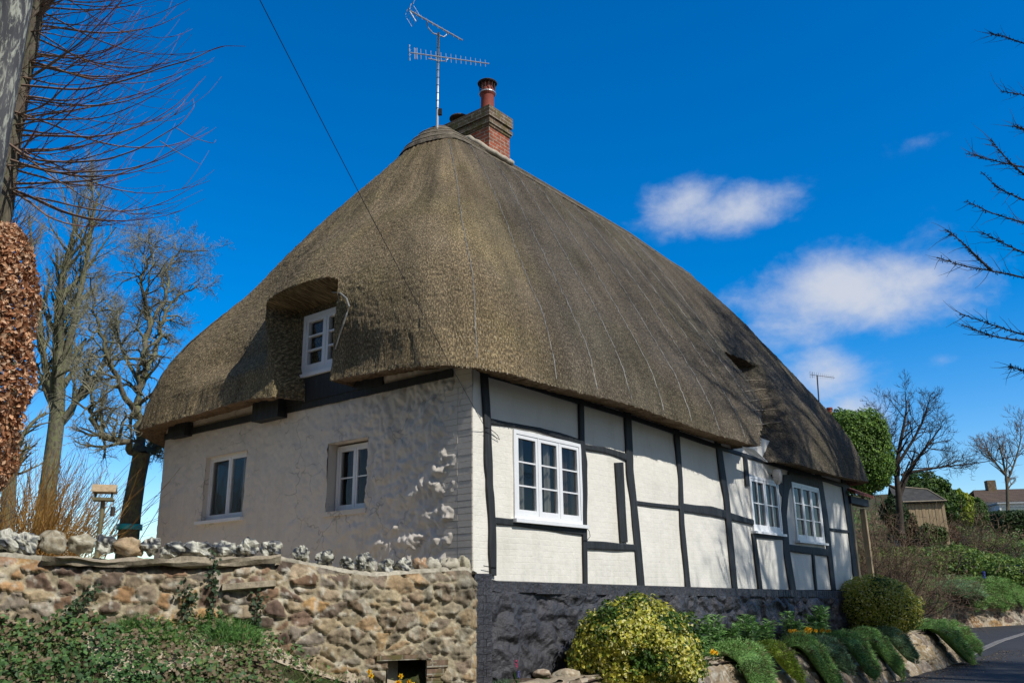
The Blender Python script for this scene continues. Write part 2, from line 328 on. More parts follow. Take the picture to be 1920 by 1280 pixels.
# ------------------------------------------------------------------ sky and sun
SUN_AZ,SUN_EL=R(131.5),R(46)
def world():
    w=bpy.data.worlds.new('World'); sc.world=w; w.use_nodes=True; t=w.node_tree; N_=t.nodes; L=t.links
    bg=N_['Background']
    sk=N_.new('ShaderNodeTexSky'); sk.sky_type='NISHITA'; sk.sun_disc=False; sk.sun_elevation=SUN_EL; sk.sun_rotation=SUN_AZ
    sk.air_density=1.0; sk.dust_density=.35; sk.ozone_density=2.4
    hs=N_.new('ShaderNodeHueSaturation'); hs.inputs['Saturation'].default_value=1.58; hs.inputs['Hue'].default_value=.507; hs.inputs['Value'].default_value=1.62; L.new(sk.outputs[0],hs.inputs['Color'])
    tc=N_.new('ShaderNodeTexCoord'); D=tc.outputs['Generated']
    def vm(op,a,b):
        x=N_.new('ShaderNodeVectorMath'); x.operation=op
        for i,v in enumerate((a,b)):
            if isinstance(v,bpy.types.NodeSocket): L.new(v,x.inputs[i])
            else: x.inputs[i].default_value=v
        return x
    def ma(op,a,b=0.,c=None):
        x=N_.new('ShaderNodeMath'); x.operation=op
        for i,v in enumerate((a,b) if c is None else (a,b,c)):
            if isinstance(v,bpy.types.NodeSocket): L.new(v,x.inputs[i])
            else: x.inputs[i].default_value=v
        return x.outputs[0]
    nz=N_.new('ShaderNodeTexNoise'); mp=N_.new('ShaderNodeMapping'); mp.inputs['Scale'].default_value=(1,1,1.5); L.new(D,mp.inputs[0]); L.new(mp.outputs[0],nz.inputs[0])
    nz.inputs['Scale'].default_value=12; nz.inputs['Detail'].default_value=9; nz.inputs['Roughness'].default_value=.62; nz.inputs['Distortion'].default_value=.15
    tot=None
    for (px,py,hw,hh,wt) in [(1275,385,90,58,.8),(1385,392,105,50,.75),(1335,398,110,42,.7),(1400,400,60,34,.5),(1530,570,120,70,.8),(1600,550,205,84,1.),(1735,525,120,56,.62),(1470,590,120,60,.62),(1560,705,90,62,.85),(1600,770,80,60,.75),(1730,262,48,17,.24),(1775,672,38,16,.32)]:
        d=Vector(ray(px,py)).normalized(); x=Vector((d.y,-d.x,0)).normalized(); z=x.cross(d)
        a=vm('DOT_PRODUCT',D,tuple(x*(1620/hw))).outputs['Value']; b=vm('DOT_PRODUCT',D,tuple(z*(1620/hh))).outputs['Value']
        f=vm('DOT_PRODUCT',D,tuple(d)).outputs['Value']
        r2=ma('ADD',ma('MULTIPLY',a,a),ma('MULTIPLY',b,b))
        g=ma('MULTIPLY',ma('POWER',2.718,ma('MULTIPLY',r2,-1.0)),wt)
        g=ma('MULTIPLY',g,ma('GREATER_THAN',f,0.))
        tot=g if tot is None else ma('MAXIMUM',tot,g)
    s=ma('ADD',tot,ma('MULTIPLY',ma('SUBTRACT',nz.outputs['Fac'],.5),1.35))
    rp=N_.new('ShaderNodeMapRange'); rp.interpolation_type='SMOOTHSTEP'; L.new(s,rp.inputs[0]); rp.inputs[1].default_value=.20; rp.inputs[2].default_value=1.1
    rp.inputs[3].default_value=0; rp.inputs[4].default_value=.95
    gate=ma('MULTIPLY',rp.outputs[0],ma('MINIMUM',ma('MULTIPLY',tot,4.),1.))
    mx=N_.new('ShaderNodeMix'); mx.data_type='RGBA'; h2=N_.new('ShaderNodeHueSaturation'); h2.inputs['Saturation'].default_value=.85; h2.inputs['Value'].default_value=.80; L.new(sk.outputs[0],h2.inputs['Color'])
    sy=N_.new('ShaderNodeSeparateXYZ'); L.new(D,sy.inputs[0]); bk=N_.new('ShaderNodeMapRange'); bk.interpolation_type='SMOOTHSTEP'; L.new(sy.outputs[1],bk.inputs[0]); bk.inputs[1].default_value=.25; bk.inputs[2].default_value=-.35
    m2=N_.new('ShaderNodeMix'); m2.data_type='RGBA'; L.new(bk.outputs[0],m2.inputs[0]); L.new(hs.outputs[0],m2.inputs[6]); L.new(h2.outputs[0],m2.inputs[7])
    L.new(gate,mx.inputs[0]); L.new(m2.outputs[2],mx.inputs[6]); mx.inputs[7].default_value=(6.0,6.4,7.3,1)
    L.new(mx.outputs[2],bg.inputs[0]); bg.inputs[1].default_value=.105
world()
sl=bpy.data.lights.new('sun','SUN'); sl.energy=4.3; sl.angle=R(.53); sl.color=(1,.96,.89)
so=bpy.data.objects.new('sun',sl); COL.objects.link(so)
SD=np.array([math.sin(SUN_AZ)*math.cos(SUN_EL),math.cos(SUN_AZ)*math.cos(SUN_EL),math.sin(SUN_EL)])
so.rotation_euler=Vector(SD).to_track_quat('Z','Y').to_euler(); so.location=(20,-20,30)
vs=sc.view_settings; vs.view_transform='Standard'; vs.look='None'; vs.exposure=0; vs.gamma=1
# ------------------------------------------------------------------ the cottage (x along the road wall, y along the end wall, z up; floor datum = eye level)
RZ=math.pi/2-AZ
cot=empty('thatched_cottage',K,RZ,label='old thatched cottage with cream walls and black timbers above a black stone plinth',cat='cottage')
LX,LY,WT=13.42,6.72,2.95
PR=lambda a,o,z:(a,-o,z)      # on the road wall: a along, o outwards
PL=lambda a,o,z:(-o,a,z)      # on the end wall
def dirR(px,py,o=0): return onR(px,py,o)
def wall_grid(name,P,a0,a1,z0,z1,holes,step,disp,mat,colf=None):
    ea=[a0,a1]+[h[0] for h in holes]+[h[1] for h in holes]; ez=[z0,z1]+[h[2] for h in holes]+[h[3] for h in holes]
    A=np.unique(np.round(np.concatenate([np.arange(a0,a1,step),ea]),4)); Z=np.unique(np.round(np.concatenate([np.arange(z0,z1,step),ez]),4))
    A=A[(A>=a0-1e-6)&(A<=a1+1e-6)]; Z=Z[(Z>=z0-1e-6)&(Z<=z1+1e-6)]
    AA,ZZ=np.meshgrid(A,Z,indexing='ij'); O=disp(AA,ZZ)
    am=(A[1:]+A[:-1])/2; zm=(Z[1:]+Z[:-1])/2; keep=np.ones((len(am),len(zm)),bool)
    for h in holes: keep&=~(((am>h[0])&(am<h[1]))[:,None]&((zm>h[2])&(zm<h[3]))[None])
    X,Y,Z_=P(AA,O,ZZ); m=MB(); m.grid(np.stack([X+0*O,Y+0*O,Z_+0*O],-1),None if colf is None else colf(AA,ZZ),keep)
    # reveals
    for h in holes:
        for (p0,p1) in (((h[0],h[2]),(h[0],h[3])),((h[0],h[3]),(h[1],h[3])),((h[1],h[3]),(h[1],h[2])),((h[1],h[2]),(h[0],h[2]))):
            V=[P(p0[0],.0,p0[1]),P(p1[0],.0,p1[1]),P(p1[0],-.24,p1[1]),P(p0[0],-.24,p0[1])]
            m.add(V,np.array([[0,1,2,3]]))
    return m.build(name,mat,cot,smooth=True)
# window openings  (a0,a1,z0,z1)
def rectR(x0,y0,x1,y1,x2,y2,x3,y3):
    p=[onR(x0,y0),onR(x1,y1),onR(x2,y2),onR(x3,y3)]; return (p[0][0]+p[3][0])/2,(p[1][0]+p[2][0])/2,(p[2][1]+p[3][1])/2,(p[0][1]+p[1][1])/2
W1=rectR(959,806,1087,831,1090,985,963,971); W3=rectR(1403,890,1456,903,1466,1000,1410,996); W4=rectR(1483,904,1531,914,1547,1018,1492,1013)
L1=(4.42,5.50,1.20,2.19); L2=(1.80,2.58,1.12,2.05); LD=(2.22,3.20,3.10,3.98)
def in_(h,e): return (h[0]+e,h[1]-e,h[2]+e,h[3]-e)
def dispR(A,Z): return .012*fbm(A*1.1,Z*1.1,0,3,3)+.004*fbm(A*3,Z*4,0,2,4)
wall_grid('timber_framed_wall',PR,0,LX,.10,WT,[in_(h,.03) for h in (W1,W3,W4)],.05,dispR,MAT['white_brick'])
def dispL(A,Z):
    wa=fbm(A*2.3,Z*2.3,0,3,61)*.13; wz=fbm(A*2.3,Z*2.3,5,3,62)*.10
    f1,f2,i=cells(A+wa,Z+wz,.42,.27,11); k=sstep(0,.5,f2-f1)
    st=sstep(0,.9,f2-f1)*(.010+.030*rnd(i,3))+.016*fbm(A*5,Z*6,0,4,5)+.017*np.abs(fbm(A*13,Z*9,0,3,15))+.006*fbm(A*25,Z*22,0,2,16)
    rough=sstep(3.9,.6,A)*1.2+.15
    low=sstep(2.75,2.1,Z)*.5+.5
    quoin=sstep(.42,.30,A+.07*np.sign(np.sin(Z*math.pi/.15)))
    brk=.006*(np.abs(np.mod(Z,.075)-.0375)<.031)
    return st*rough*low*(1-quoin)*sstep(0,.1,A)+brk*quoin*0+.006*fbm(A*12,Z*12,0,3,8)*(1-quoin)+.014*fbm(A*1.2,Z*1.2,0,3,9)*sstep(0,.3,A)
wl=wall_grid('rubble_end_wall',PL,0,LY,-.75,WT+.1,[in_(L1,.01),L2],.018,dispL,MAT['white_rubble'])
# brick corner pier of the end wall keeps its courses: thin proud band
m=MB()
z=-.7; k=0
while z<2.72:
    w=.34 if k%2 else .23
    n_=2 if k%2==0 else 3
    a=.004
    for j in range(n_):
        l=.225 if not(j==n_-1 and k%2) else .11
        m.box(a+.002,a+l-.003,.001,.007+.005*random.random(),z+.002,z+.072,PL)
        a+=l
    z+=.075; k+=1
m.build('corner_brickwork',MAT['white_rubble'],cot)
# other walls (seen only from the side)
m=MB(); m.box(LX-.2,LX,.0,LY,-.6,WT); m.box(.2,LX-.2,LY-.2,LY,-.6,WT); m.box(.26,LX-.2,.26,.27,2.75,2.9); m.build('rear_wall',MAT['white_rubble'],cot)
# rooms behind the windows
for P,h,dp in ((PR,W1,2.6),(PR,W3,1.6),(PR,W4,1.6),(PL,L1,1.8),(PL,L2,1.8),(PL,LD,1.)):
    m=MB(); a0,a1,z0,z1=h[0]-.35,h[1]+.35,h[2]-.5,h[3]+.3
    if P is PL and h is LD: a0,a1,z0,z1=h[0]-.02,h[1]+.02,h[2]-.02,h[3]+.02
    for b in ((a0,a1,-dp-.02,-dp,z0,z1),(a0-.02,a0,-dp,-.25,z0,z1),(a1,a1+.02,-dp,-.25,z0,z1),(a0,a1,-dp,-.25,z1,z1+.02),(a0,a1,-dp,-.25,z0-.02,z0)):
        m.box(*b,P)
    m.build('interior_wall',MAT['room'],cot)
# black plinth
def dispP(A,Z):
    wa=fbm(A*2.1,Z*2.1,0,4,63)*.22; wz=fbm(A*2.1,Z*2.1,5,4,64)*.16
    f1,f2,i=cells(A+wa,Z+wz,.5,.30,21,1.); k=sstep(0,.55,f2-f1)
    top=sstep(-.02,.0,Z-.02)
    right=sstep(3.,5.,A)
    d=(.01+.045*rnd(i,3)+.02*right)*k+.022*fbm(A*5,Z*5,0,5,6)+.03*fbm(A*1.5,Z*1.5,0,3,7)
    brk=.07+.012*(np.mod(A,.115)>.012)*(1)
    return np.where(Z>.03,brk+.0*A,.05+d)
ztop=lambda A:np.interp(A,[0,.35,3.6,6.8,11.5,13.6],[.26,.20,.16,.12,.07,.06])
A=np.arange(.0,LX+.1,.018); Zr=np.linspace(-1.,1,80)
AA,ZZ=np.meshgrid(A,Zr,indexing='ij'); zz=-.95+(ZZ+1)/2*(ztop(AA)+.95)
O=dispP(AA,zz+ (.16-ztop(AA))); X=AA; m=MB(); m.grid(np.stack([X,-O,zz],-1)); 
e=np.stack([np.stack([A,-O[:,-1],zz[:,-1]],-1),np.stack([A,A*0+.02,zz[:,-1]+.012],-1)],1); m.grid(e)
for k in range(16):
    z_=-.95+k*.077; j_=.006*random.random()
    for x0_,x1_ in (((-.13,.02),(.022,.17)) if k%2 else ((-.13,.07),(.072,.17))): m.box(x0_+.002,x1_-.002,-.125-j_-.004*random.random(),.0,z_,z_+.073)
m.box(-.125,.165,-.115,.09,-.95,.28)
m.build('black_plinth',MAT['black_plinth'],cot,smooth=False)
# ---- timbers traced in the plane of the wall
def timber(px,mode,o0=.004,o1=.035,P=PR,conv=onR):
    pts=[]
    for (x,y,w) in px:
        a=conv(x-w/2,y) if mode=='v' else conv(x,y-w/2); b=conv(x+w/2,y) if mode=='v' else conv(x,y+w/2)
        pts.append((a,b))
    Aa=np.array([p[0] for p in pts]); Bb=np.array([p[1] for p in pts])
    s=np.linspace(0,len(px)-1,len(px)*7); i=np.arange(len(px))
    Aa=np.stack([np.interp(s,i,Aa[:,k]) for k in (0,1)],-1); Bb=np.stack([np.interp(s,i,Bb[:,k]) for k in (0,1)],-1)
    j=random.random()*50; Aa=Aa+.012*fbm(s*1.3+j,s*0+j,0,2)[:,None]; Bb=Bb+.012*fbm(s*1.3+j+9,s*0+j,0,2)[:,None]
    n=len(s); V=[]
    for q in range(n): V+=[P(Aa[q,0],o0,Aa[q,1]),P(Aa[q,0],o1-.006,Aa[q,1]),P(Aa[q,0]*.85+Bb[q,0]*.15,o1,Aa[q,1]*.85+Bb[q,1]*.15),P(Aa[q,0]*.15+Bb[q,0]*.85,o1,Aa[q,1]*.15+Bb[q,1]*.85),P(Bb[q,0],o1-.006,Bb[q,1]),P(Bb[q,0],o0,Bb[q,1])]
    Fq=[[a*6+b,a*6+(b+1)%6,(a+1)*6+(b+1)%6,(a+1)*6+b] for a in range(n-1) for b in range(6)]
    m=MB(); m.add(V,[np.array(Fq),np.array([range(6)]),np.array([[(n-1)*6+k for k in range(5,-1,-1)]])]); return m
VT=[[(905,692,13),(910.5,766,12),(914,860,12),(917,917,12),(920.6,984,12),(922,1078,12)],
 [(1087,745,9),(1088.6,826,9),(1093.6,870,9),(1093.6,968,8),(1095.5,1094,7)],
 [(1174,765,12),(1177.6,857,12),(1179,884,12),(1189.4,984,12),(1199.5,1098,12)],
 [(1266,795,9),(1273.4,900,8),(1277,984,8),(1288.4,1101,9)],
 [(1342,825,10),(1347,850,10),(1359,927,10),(1367.4,1018,10),(1375.8,1104,10)],
 [(1394,850,7),(1400,910,7)],[(1411,1000,7),(1424.5,1107,7)],
 [(1474,890,15),(1470,935,11),(1468,967,10),(1473,1035,11),(1485,1108,11)],
 [(1522,1030,4),(1528.7,1108,4)],
 [(1531,880,10),(1545.5,967,9),(1555.5,1051,8),(1561.6,1108,8)],
 [(1580,898,8),(1592.5,994,8),(1602.6,1080,8)],
 [(1157.5,868,15),(1167.6,1016,13)]]
for p in VT: timber(p,'v').build('timber_post',MAT['timber'],cot)
HT=[[(918,789,9),(1009.6,806,9),(1090,831,9)],[(1088,837,10),(1130,843,11),(1180,859,12)],[(921,975,13),(1009.6,986,13),(1095,997,12)],
 [(1095,1020,14),(1192,1027,14)],[(1188,941,7),(1275,951,7)],[(1276,950,15),(1330,957,17),(1362,965,14)],[(1362,966,11),(1411,979,12)],
 [(1410,1003,7),(1474,1009,7)],[(1474,1026,13),(1556,1037,13)],[(1543,991,6),(1593,996,6)],[(1476,893,20),(1534,904,20)],
 [(905,700,8),(1180,782,8),(1345,838,8),(1590,913,8)]]
for p in HT: timber(p,'h',.002,.031).build('timber_rail',MAT['timber'],cot)
for (x0,y0,x1,y1) in ((1468,930,1492,880),(1468,930,1450,885)):
    timber([(x0,y0,9),(x1,y1,14)],'v',.003,.028).build('timber_brace',MAT['timber'],cot)
# ---- windows
def window(P,h,cols,rows,depth=0.,fw=.045,sash=.038,bar=.018,sill=True,proud=.03,casements=None,curt='curtain',name='window'):
    a0,a1,z0,z1=h; o=-depth
    m=MB()
    for b in ((a0,a1,z1-fw,z1),(a0,a1,z0,z0+fw),(a0,a0+fw,z0+fw,z1-fw),(a1-fw,a1,z0+fw,z1-fw)): m.box(b[0],b[1],o-.07,o+proud,b[2],b[3],P)
    n=casements or cols; wd=(a1-a0-2*fw)/n; per=cols//n
    for i in range(1,n): m.box(a0+fw+i*wd-.012,a0+fw+i*wd+.012,o-.06,o+proud-.004,z0+fw,z1-fw,P)
    w=m.build(name,MAT['white_paint'],cot)
    for i in range(n):
        m=MB(); g=MB(); br=MB()
        x0=a0+fw+i*wd+(.012 if i else 0)+.002; x1=a0+fw+(i+1)*wd-(.012 if i<n-1 else 0)-.002; y0=z0+fw+.002; y1=z1-fw-.002
        oo=o+proud-.008
        for b in ((x0,x1,y1-sash,y1),(x0,x1,y0,y0+sash*1.4),(x0,x0+sash,y0+sash*1.4,y1-sash),(x1-sash,x1,y0+sash*1.4,y1-sash)): m.box(b[0],b[1],o-.03,oo,b[2],b[3],P)
        ix0,ix1,iy0,iy1=x0+sash,x1-sash,y0+sash*1.4,y1-sash
        for r in range(1,rows): zz=iy0+(iy1-iy0)*r/rows; br.box(ix0,ix1,o-.012,oo-.006,zz-bar/2,zz+bar/2,P)
        for c in range(1,per): xx=ix0+(ix1-ix0)*c/per; br.box(xx-bar/2,xx+bar/2,o-.013,oo-.008,iy0,iy1,P)
        g.add([P(ix0,o-.008,iy0),P(ix1,o-.008,iy0),P(ix1,o-.008,iy1),P(ix0,o-.008,iy1)],np.array([[0,1,2,3] if P is PR else [3,2,1,0]]))
        m.build('casement_frame',MAT['white_paint'],w); g.build('glass_pane',MAT['glass'],w)
        if br.n: br.build('glazing_bar',MAT['white_paint'],w)
    if sill:
        m=MB(); m.box(a0-.04,a1+.05,o-.02,proud+.055,z0-.045,z0-.001,P); m.build('window_sill',MAT['white_paint'],w)
    def cur(x0,x1,mat,dd=.16):
        xs=np.linspace(x0,x1,40); zs=np.array([z0-.05,(z0+z1)/2,z1])
        XX,ZZ_=np.meshgrid(xs,zs,indexing='ij'); OO=-dd+o+.03*np.sin(XX*85)+.012*np.sin(XX*37+1)
        p=P(XX,OO,ZZ_); m=MB(); m.grid(np.stack(p,-1)); m.build('curtain',MAT[mat],w,smooth=True)
    return w,cur
w,cur=window(PR,W1,3,3,fw=.05,sash=.045); cur(W1[0]+.04,W1[0]+.13,'curtain'); cur(W1[0]+.36,W1[0]+.44,'curtain'); cur(W1[0]+.78,W1[0]+.90,'curtain',.1); cur(W1[1]-.42,W1[1]-.05,'curtain_dark')
m=MB(); m.tube([PR(W1[0]+.20,-.12,W1[2]+.075),PR(W1[0]+.20,-.12,W1[2]+.10),PR(W1[0]+.20,-.12,W1[2]+.11),PR(W1[0]+.20,-.12,W1[2]+.16)],[.03,.008,.02,.045],10); m.build('glass_bowl',MAT['white_paint'],w)
w,cur=window(PR,W3,4,2,casements=2,fw=.05,sash=.05,bar=.022); cur(W3[0]+.05,W3[0]+.2,'curtain_dark')
w,cur=window(PR,W4,3,3,casements=3,fw=.055,sash=.045,bar=.02); cur(W4[0]+.2,W4[0]+.8,'curtain_dark')
w,cur=window(PL,L1,2,1,depth=.10,fw=.05,sash=.03,proud=.02); cur(L1[0]+.1,L1[0]+.42,'curtain'); cur(L1[1]-.3,L1[1]-.1,'curtain_dark',.5)
w,cur=window(PL,(L2[0]+.03,L2[1]-.02,L2[2]+.02,L2[3]-.03),2,2,depth=.16,fw=.045,sash=.03,sill=False,proud=.02); cur(L2[1]-.5,L2[1]-.06,'curtain_dark'); cur(L2[0]+.05,L2[0]+.2,'curtain')
m=MB(); m.box(L2[0]-.03,L2[1]+.03,-.1,.035,L2[2]-.045,L2[2]+.015,PL); m.build('window_ledge',MAT['white_rubble'],cot)
w,cur=window(PL,LD,2,3,depth=-.0,fw=.06,sash=.05,bar=.024,proud=.05,sill=False,name='dormer_window'); 
m=MB(); m.box(LD[0]-.02,LD[1]+.04,.0,.09,LD[2]-.05,LD[2]-.001,PL); m.build('window_sill',MAT['white_paint'],w)
m=MB(); m.box(LD[1]-.55,LD[1]-.36,-.2,-.18,LD[2]+.08,LD[3]-.4,PL); m.build('blue_curtain',MAT['blue_cloth'],w)
m=MB(); m.box(LD[0]-.7,LD[1]+.35,-.02,.05,2.70,LD[2]-.055,PL); m.build('black_weatherboard',MAT['timber'],cot)
m=MB(); m.box(LD[0]-.3,LD[1]+.5,-.03,-.005,LD[2]-.2,4.25,PL); 
# beam ends and wall plate
def boxpx(x0,y0,x1,y1,o0,o1,conv,P,name,mat):
    a=conv(x0,y0,o1); b=conv(x1,y1,o1); m=MB(); m.box(min(a[0],b[0]),max(a[0],b[0]),o0,o1,min(a[1],b[1]),max(a[1],b[1]),P); return m.build(name,mat,cot)
boxpx(474,754,520,780,-.02,.17,onL,PL,'beam_end',MAT['timber']); boxpx(316,797,345,815,-.02,.14,onL,PL,'beam_end',MAT['timber'])
m=MB(); m.box(0.3,LY,.0,.035,2.60,2.70,PL); m.build('wall_plate',MAT['timber'],cot)
# ---- thatched roof
def perimeter():
    x0,x1,y0,y1=-.5,LX+.80,-.5,LY+.45; rk=.95; pts=[]
    def seg(a,b,st):
        n=max(2,int(np.hypot(b[0]-a[0],b[1]-a[1])/st)); 
        for i in range(n): pts.append((a[0]+(b[0]-a[0])*i/n,a[1]+(b[1]-a[1])*i/n))
    def arc(cx,cy,r,a0,a1,n):
        for i in range(n): t=a0+(a1-a0)*i/n; pts.append((cx+r*math.cos(t),cy+r*math.sin(t)))
    rb=.6
    seg((x0,y1-rb),(x0,y0+rk),.026)
    arc(x0+rk,y0+rk,rk,math.pi,1.5*math.pi,44)
    seg((x0+rk,y0),(x1-.8,y0),.03)
    arc(x1-.8,y0+.8,.8,1.5*math.pi,2*math.pi,26)
    seg((x1,y0+.8),(x1,y1-.8),.1)
    arc(x1-.8,y1-.8,.8,0,.5*math.pi,12)
    seg((x1-.8,y1),(x0+rb,y1),.15)
    arc(x0+rb,y1-rb,rb,.5*math.pi,math.pi,16)
    pts.append(pts[0]); return np.array(pts)
Pm=perimeter()
RY=3.28; RT0,RT1,RZT=3.0,11.6,8.42
def rimz(p):
    x,y=p[:,0],p[:,1]
    zl=np.interp(y,[-.5,.8,2.,3.,3.7,5.5,7.2],[2.56,2.70,2.75,2.70,2.77,2.74,2.70]); zf=np.interp(x,[-.5,.5,1.7,3,4.7,6.7,7.2,9.2,11,14],[2.56,2.53,2.56,2.59,2.55,2.52,2.55,2.45,2.44,2.53])
    w=sstep(-.5,.5,x)
    return zl*(1-w)+zf*w
rim=np.column_stack([Pm,rimz(Pm)])
def ridge_target(p):
    tx=np.clip((p[:,0]-.4)/(13.2-.4),0,1); tx=RT0+(RT1-RT0)*(tx*.72+.28*sstep(0,1,tx))
    k=sstep(0,1,np.clip((p[:,0]-0)/(RT0),0,1))
    return np.column_stack([tx,np.full(len(p),RY),np.full(len(p),RZT)+np.interp(tx,[3,5,9,10.9],[0,.04,.06,-.05])])
rt0=ridge_target(Pm)
_d=Pm-rt0[:,:2]; _d/=np.linalg.norm(_d,axis=1)[:,None]
_hip=np.abs(_d[:,0])**2*(rt0[:,0]<RT0+.4)
rt=rt0.copy(); rt[:,:2]+=_d*(.20+.34*_hip)[:,None]; rt[:,2]-=.12+.16*_hip
vv=np.concatenate([[0,.002,.006,.012],np.linspace(.02,.45,110)[0:],np.linspace(.455,1,70)])
NV=len(vv); ww=np.linspace(.1,1,9)
def loft(v,e=rim,r=rt):
    V=v[None,:,None]; Pn=e[:,None]+(r-e)[:,None]*V
    lf_=sstep(1.2,-.3,e[:,0])[:,None]; g=1-(1-v[None])**(1.24-.10*lf_); lip=(.42+.66*lf_[:,0]+.30*sstep(7.5,13.5,e[:,0])*(e[:,1]<2))[:,None]*((1-np.exp(-v[None]/(.04+.03*lf_)))*(1-v[None])**2)
    z=e[:,None,2]+(r[:,None,2]-e[:,None,2])*g
    z=z+lip
    Pn=Pn.copy(); Pn[...,2]=z
    top=rt[:,None]+(rt0-rt)[:,None]*ww[None,:,None]; top[...,2]=rt[:,None,2]+(rt0[:,2]-rt[:,2]+.02)[:,None]*(1-(1-ww)**2)[None]
    return np.concatenate([Pn,top],1)
RP=loft(vv)
s_per=np.concatenate([[0],np.cumsum(np.linalg.norm(np.diff(Pm,axis=0),axis=1))])
def shape_roof(Pn,Sd):
    x,y,z=Pn[...,0].copy(),Pn[...,1].copy(),Pn[...,2]
    left=sstep(1.9,1.2,x-.55*(z-2.7))*(y>-.2)       # belongs to the end-wall slope
    # brow over the dormer
    brow=.50*np.exp(-((y-2.75)/1.35)**2)*sstep(3.0,4.25,z)*sstep(6.3,4.5,z)*left
    x=x-brow
    # bulge right of dormer, thick corner
    x=x-.10*np.exp(-((y-1.2)/.7)**2)*sstep(2.8,3.4,z)*sstep(5.2,3.8,z)*left
    # recess: opening in (y,z)
    r0=np.interp(z,[2.6,2.8,3.3,3.8,4.1,4.25],[2.04,2.06,2.03,1.92,1.95,2.3]); r1=np.interp(z,[2.6,2.9,3.3,3.8,4.1,4.25],[3.14,3.14,3.3,3.5,3.5,3.0])
    mk=sstep(r0-.03,r0+.04,y)*sstep(r1+.10,r1-.12,y)*sstep(4.19,4.09,z)*left
    # left cheek runs in as a slope towards the window frame
    tgt=np.where(y>3.22,-.0-(y-3.22)*.62,.04); tgt=np.where(z>3.98,-.02,tgt)
    x=x*(1-mk)+np.where(x<tgt,tgt,x)*mk
    dent=.34*sstep(3.15,3.65,z)*sstep(5.9,4.6,z)*sstep(3.30+.12*(z-3.2),3.75+.30*(z-3.2),y)*sstep(6.3,4.4,y)*left
    x=x+dent
    back=sstep(3.4,5.0,z)*sstep(8.2,5.8,z)*sstep(4.6,6.2,y)*(x<3.5)
    x=x+.13*back; y=y-.10*back
    # step and hollow on the road side
    fr=sstep(1.2,.6,y-.62*(z-2.7))*(x>2)
    edge=np.interp(z,[2.5,2.9,3.5,4.2,4.6,5],[7.08,7.5,8.15,8.5,8.45,8.4])
    d=x-edge
    hol=np.where(d>0,1,0)*sstep(np.interp(z,[2.6,3.4,4.2,4.8],[2.2,1.7,1.9,2.2]),1.05,d)*.62*sstep(4.80,4.73,z-.06*d)
    swell=sstep(-2.2,-.1,d)*(d<=0)*.10*sstep(5.2,3.4,z)
    fr2=(y<1.9)*(x>5)
    y=y+fr2*hol-fr*swell
    return np.stack([x,y,z],-1)
RP=shape_roof(RP,s_per)
def nrm_grid(G):
    du=np.gradient(G,axis=0); dv=np.gradient(G,axis=1); n=np.cross(du,dv); n/=np.linalg.norm(n,axis=-1)[...,None]+1e-9; return n
Nn=nrm_grid(RP); Nn=np.where((Nn*(RP-np.array([6.5,3.3,3.])))[...,0:3].sum(-1,keepdims=True)<0,-Nn,Nn)
slen=np.concatenate([np.zeros((len(RP),1)),np.cumsum(np.linalg.norm(np.diff(loft(vv),axis=1),axis=-1),axis=1)],1)
Ug=s_per[:,None]+0*slen
def dispT(G,U,Vv): return .017*fbm(G[...,0]*.9,G[...,1]*.9,G[...,2]*.9,3,31)+.006*fbm(U*7,Vv*1.6,0,3,33)+.006*fbm(G[...,0]*9,G[...,1]*9,G[...,2]*9,2,36)+.007*fbm(G[...,0]*22,G[...,1]*22,G[...,2]*22,2,35)
disp=dispT(RP,Ug,slen)
RP2=RP+Nn*disp[...,None]
# soffit
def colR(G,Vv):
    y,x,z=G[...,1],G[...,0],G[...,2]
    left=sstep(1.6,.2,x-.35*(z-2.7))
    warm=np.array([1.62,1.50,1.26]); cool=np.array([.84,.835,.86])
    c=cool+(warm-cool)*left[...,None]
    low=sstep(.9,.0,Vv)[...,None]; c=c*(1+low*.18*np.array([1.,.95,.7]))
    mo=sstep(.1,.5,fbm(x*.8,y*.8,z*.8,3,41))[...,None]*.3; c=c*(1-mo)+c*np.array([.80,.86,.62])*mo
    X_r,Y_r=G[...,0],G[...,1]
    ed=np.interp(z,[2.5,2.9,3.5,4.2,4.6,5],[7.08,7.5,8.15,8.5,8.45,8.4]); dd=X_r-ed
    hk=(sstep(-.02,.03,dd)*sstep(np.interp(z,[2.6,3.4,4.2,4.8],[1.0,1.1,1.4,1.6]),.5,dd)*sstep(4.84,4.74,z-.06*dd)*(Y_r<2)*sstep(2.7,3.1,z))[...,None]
    c=c*(1-hk)+c*np.array([1.75,1.18,.74])*hk; crease_shade=(np.exp(-(dd/.035)**2)*sstep(4.84,4.74,z)*(Y_r<2)*(z>2.6))[...,None]; c=c*(1-.55*crease_shade)  # brown hollow reed; dark line along the step paints its crease shade
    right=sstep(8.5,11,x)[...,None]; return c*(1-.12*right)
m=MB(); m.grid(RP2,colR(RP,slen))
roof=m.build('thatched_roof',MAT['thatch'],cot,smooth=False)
def setuv(o,U,V):
    uv=o.data.uv_layers.new(name='UVMap'); vi=np.empty(len(o.data.loops),np.int32); o.data.loops.foreach_get('vertex_index',vi)
    uv.data.foreach_set('uv',np.stack([U.ravel()[vi],V.ravel()[vi]],-1).ravel().astype(np.float32))
setuv(roof,Ug,slen)
# underside
cen=RP2[:,0,:].copy(); inn=cen.copy(); inn[:,0]=np.clip(inn[:,0],.10,LX-.1); inn[:,1]=np.clip(inn[:,1],.10,LY-.1); inn[:,2]+=.10
mid=cen*.75+inn*.25; mid[:,2]-=.025
so_=np.stack([cen,mid,cen*.5+inn*.5,inn],1); so_[:,1:3]+=(.012*rng.standard_normal(so_[:,1:3].shape))
m=MB(); m.grid(so_[:,::-1]); m.build('thatch_underside',MAT['soffit'],roof)
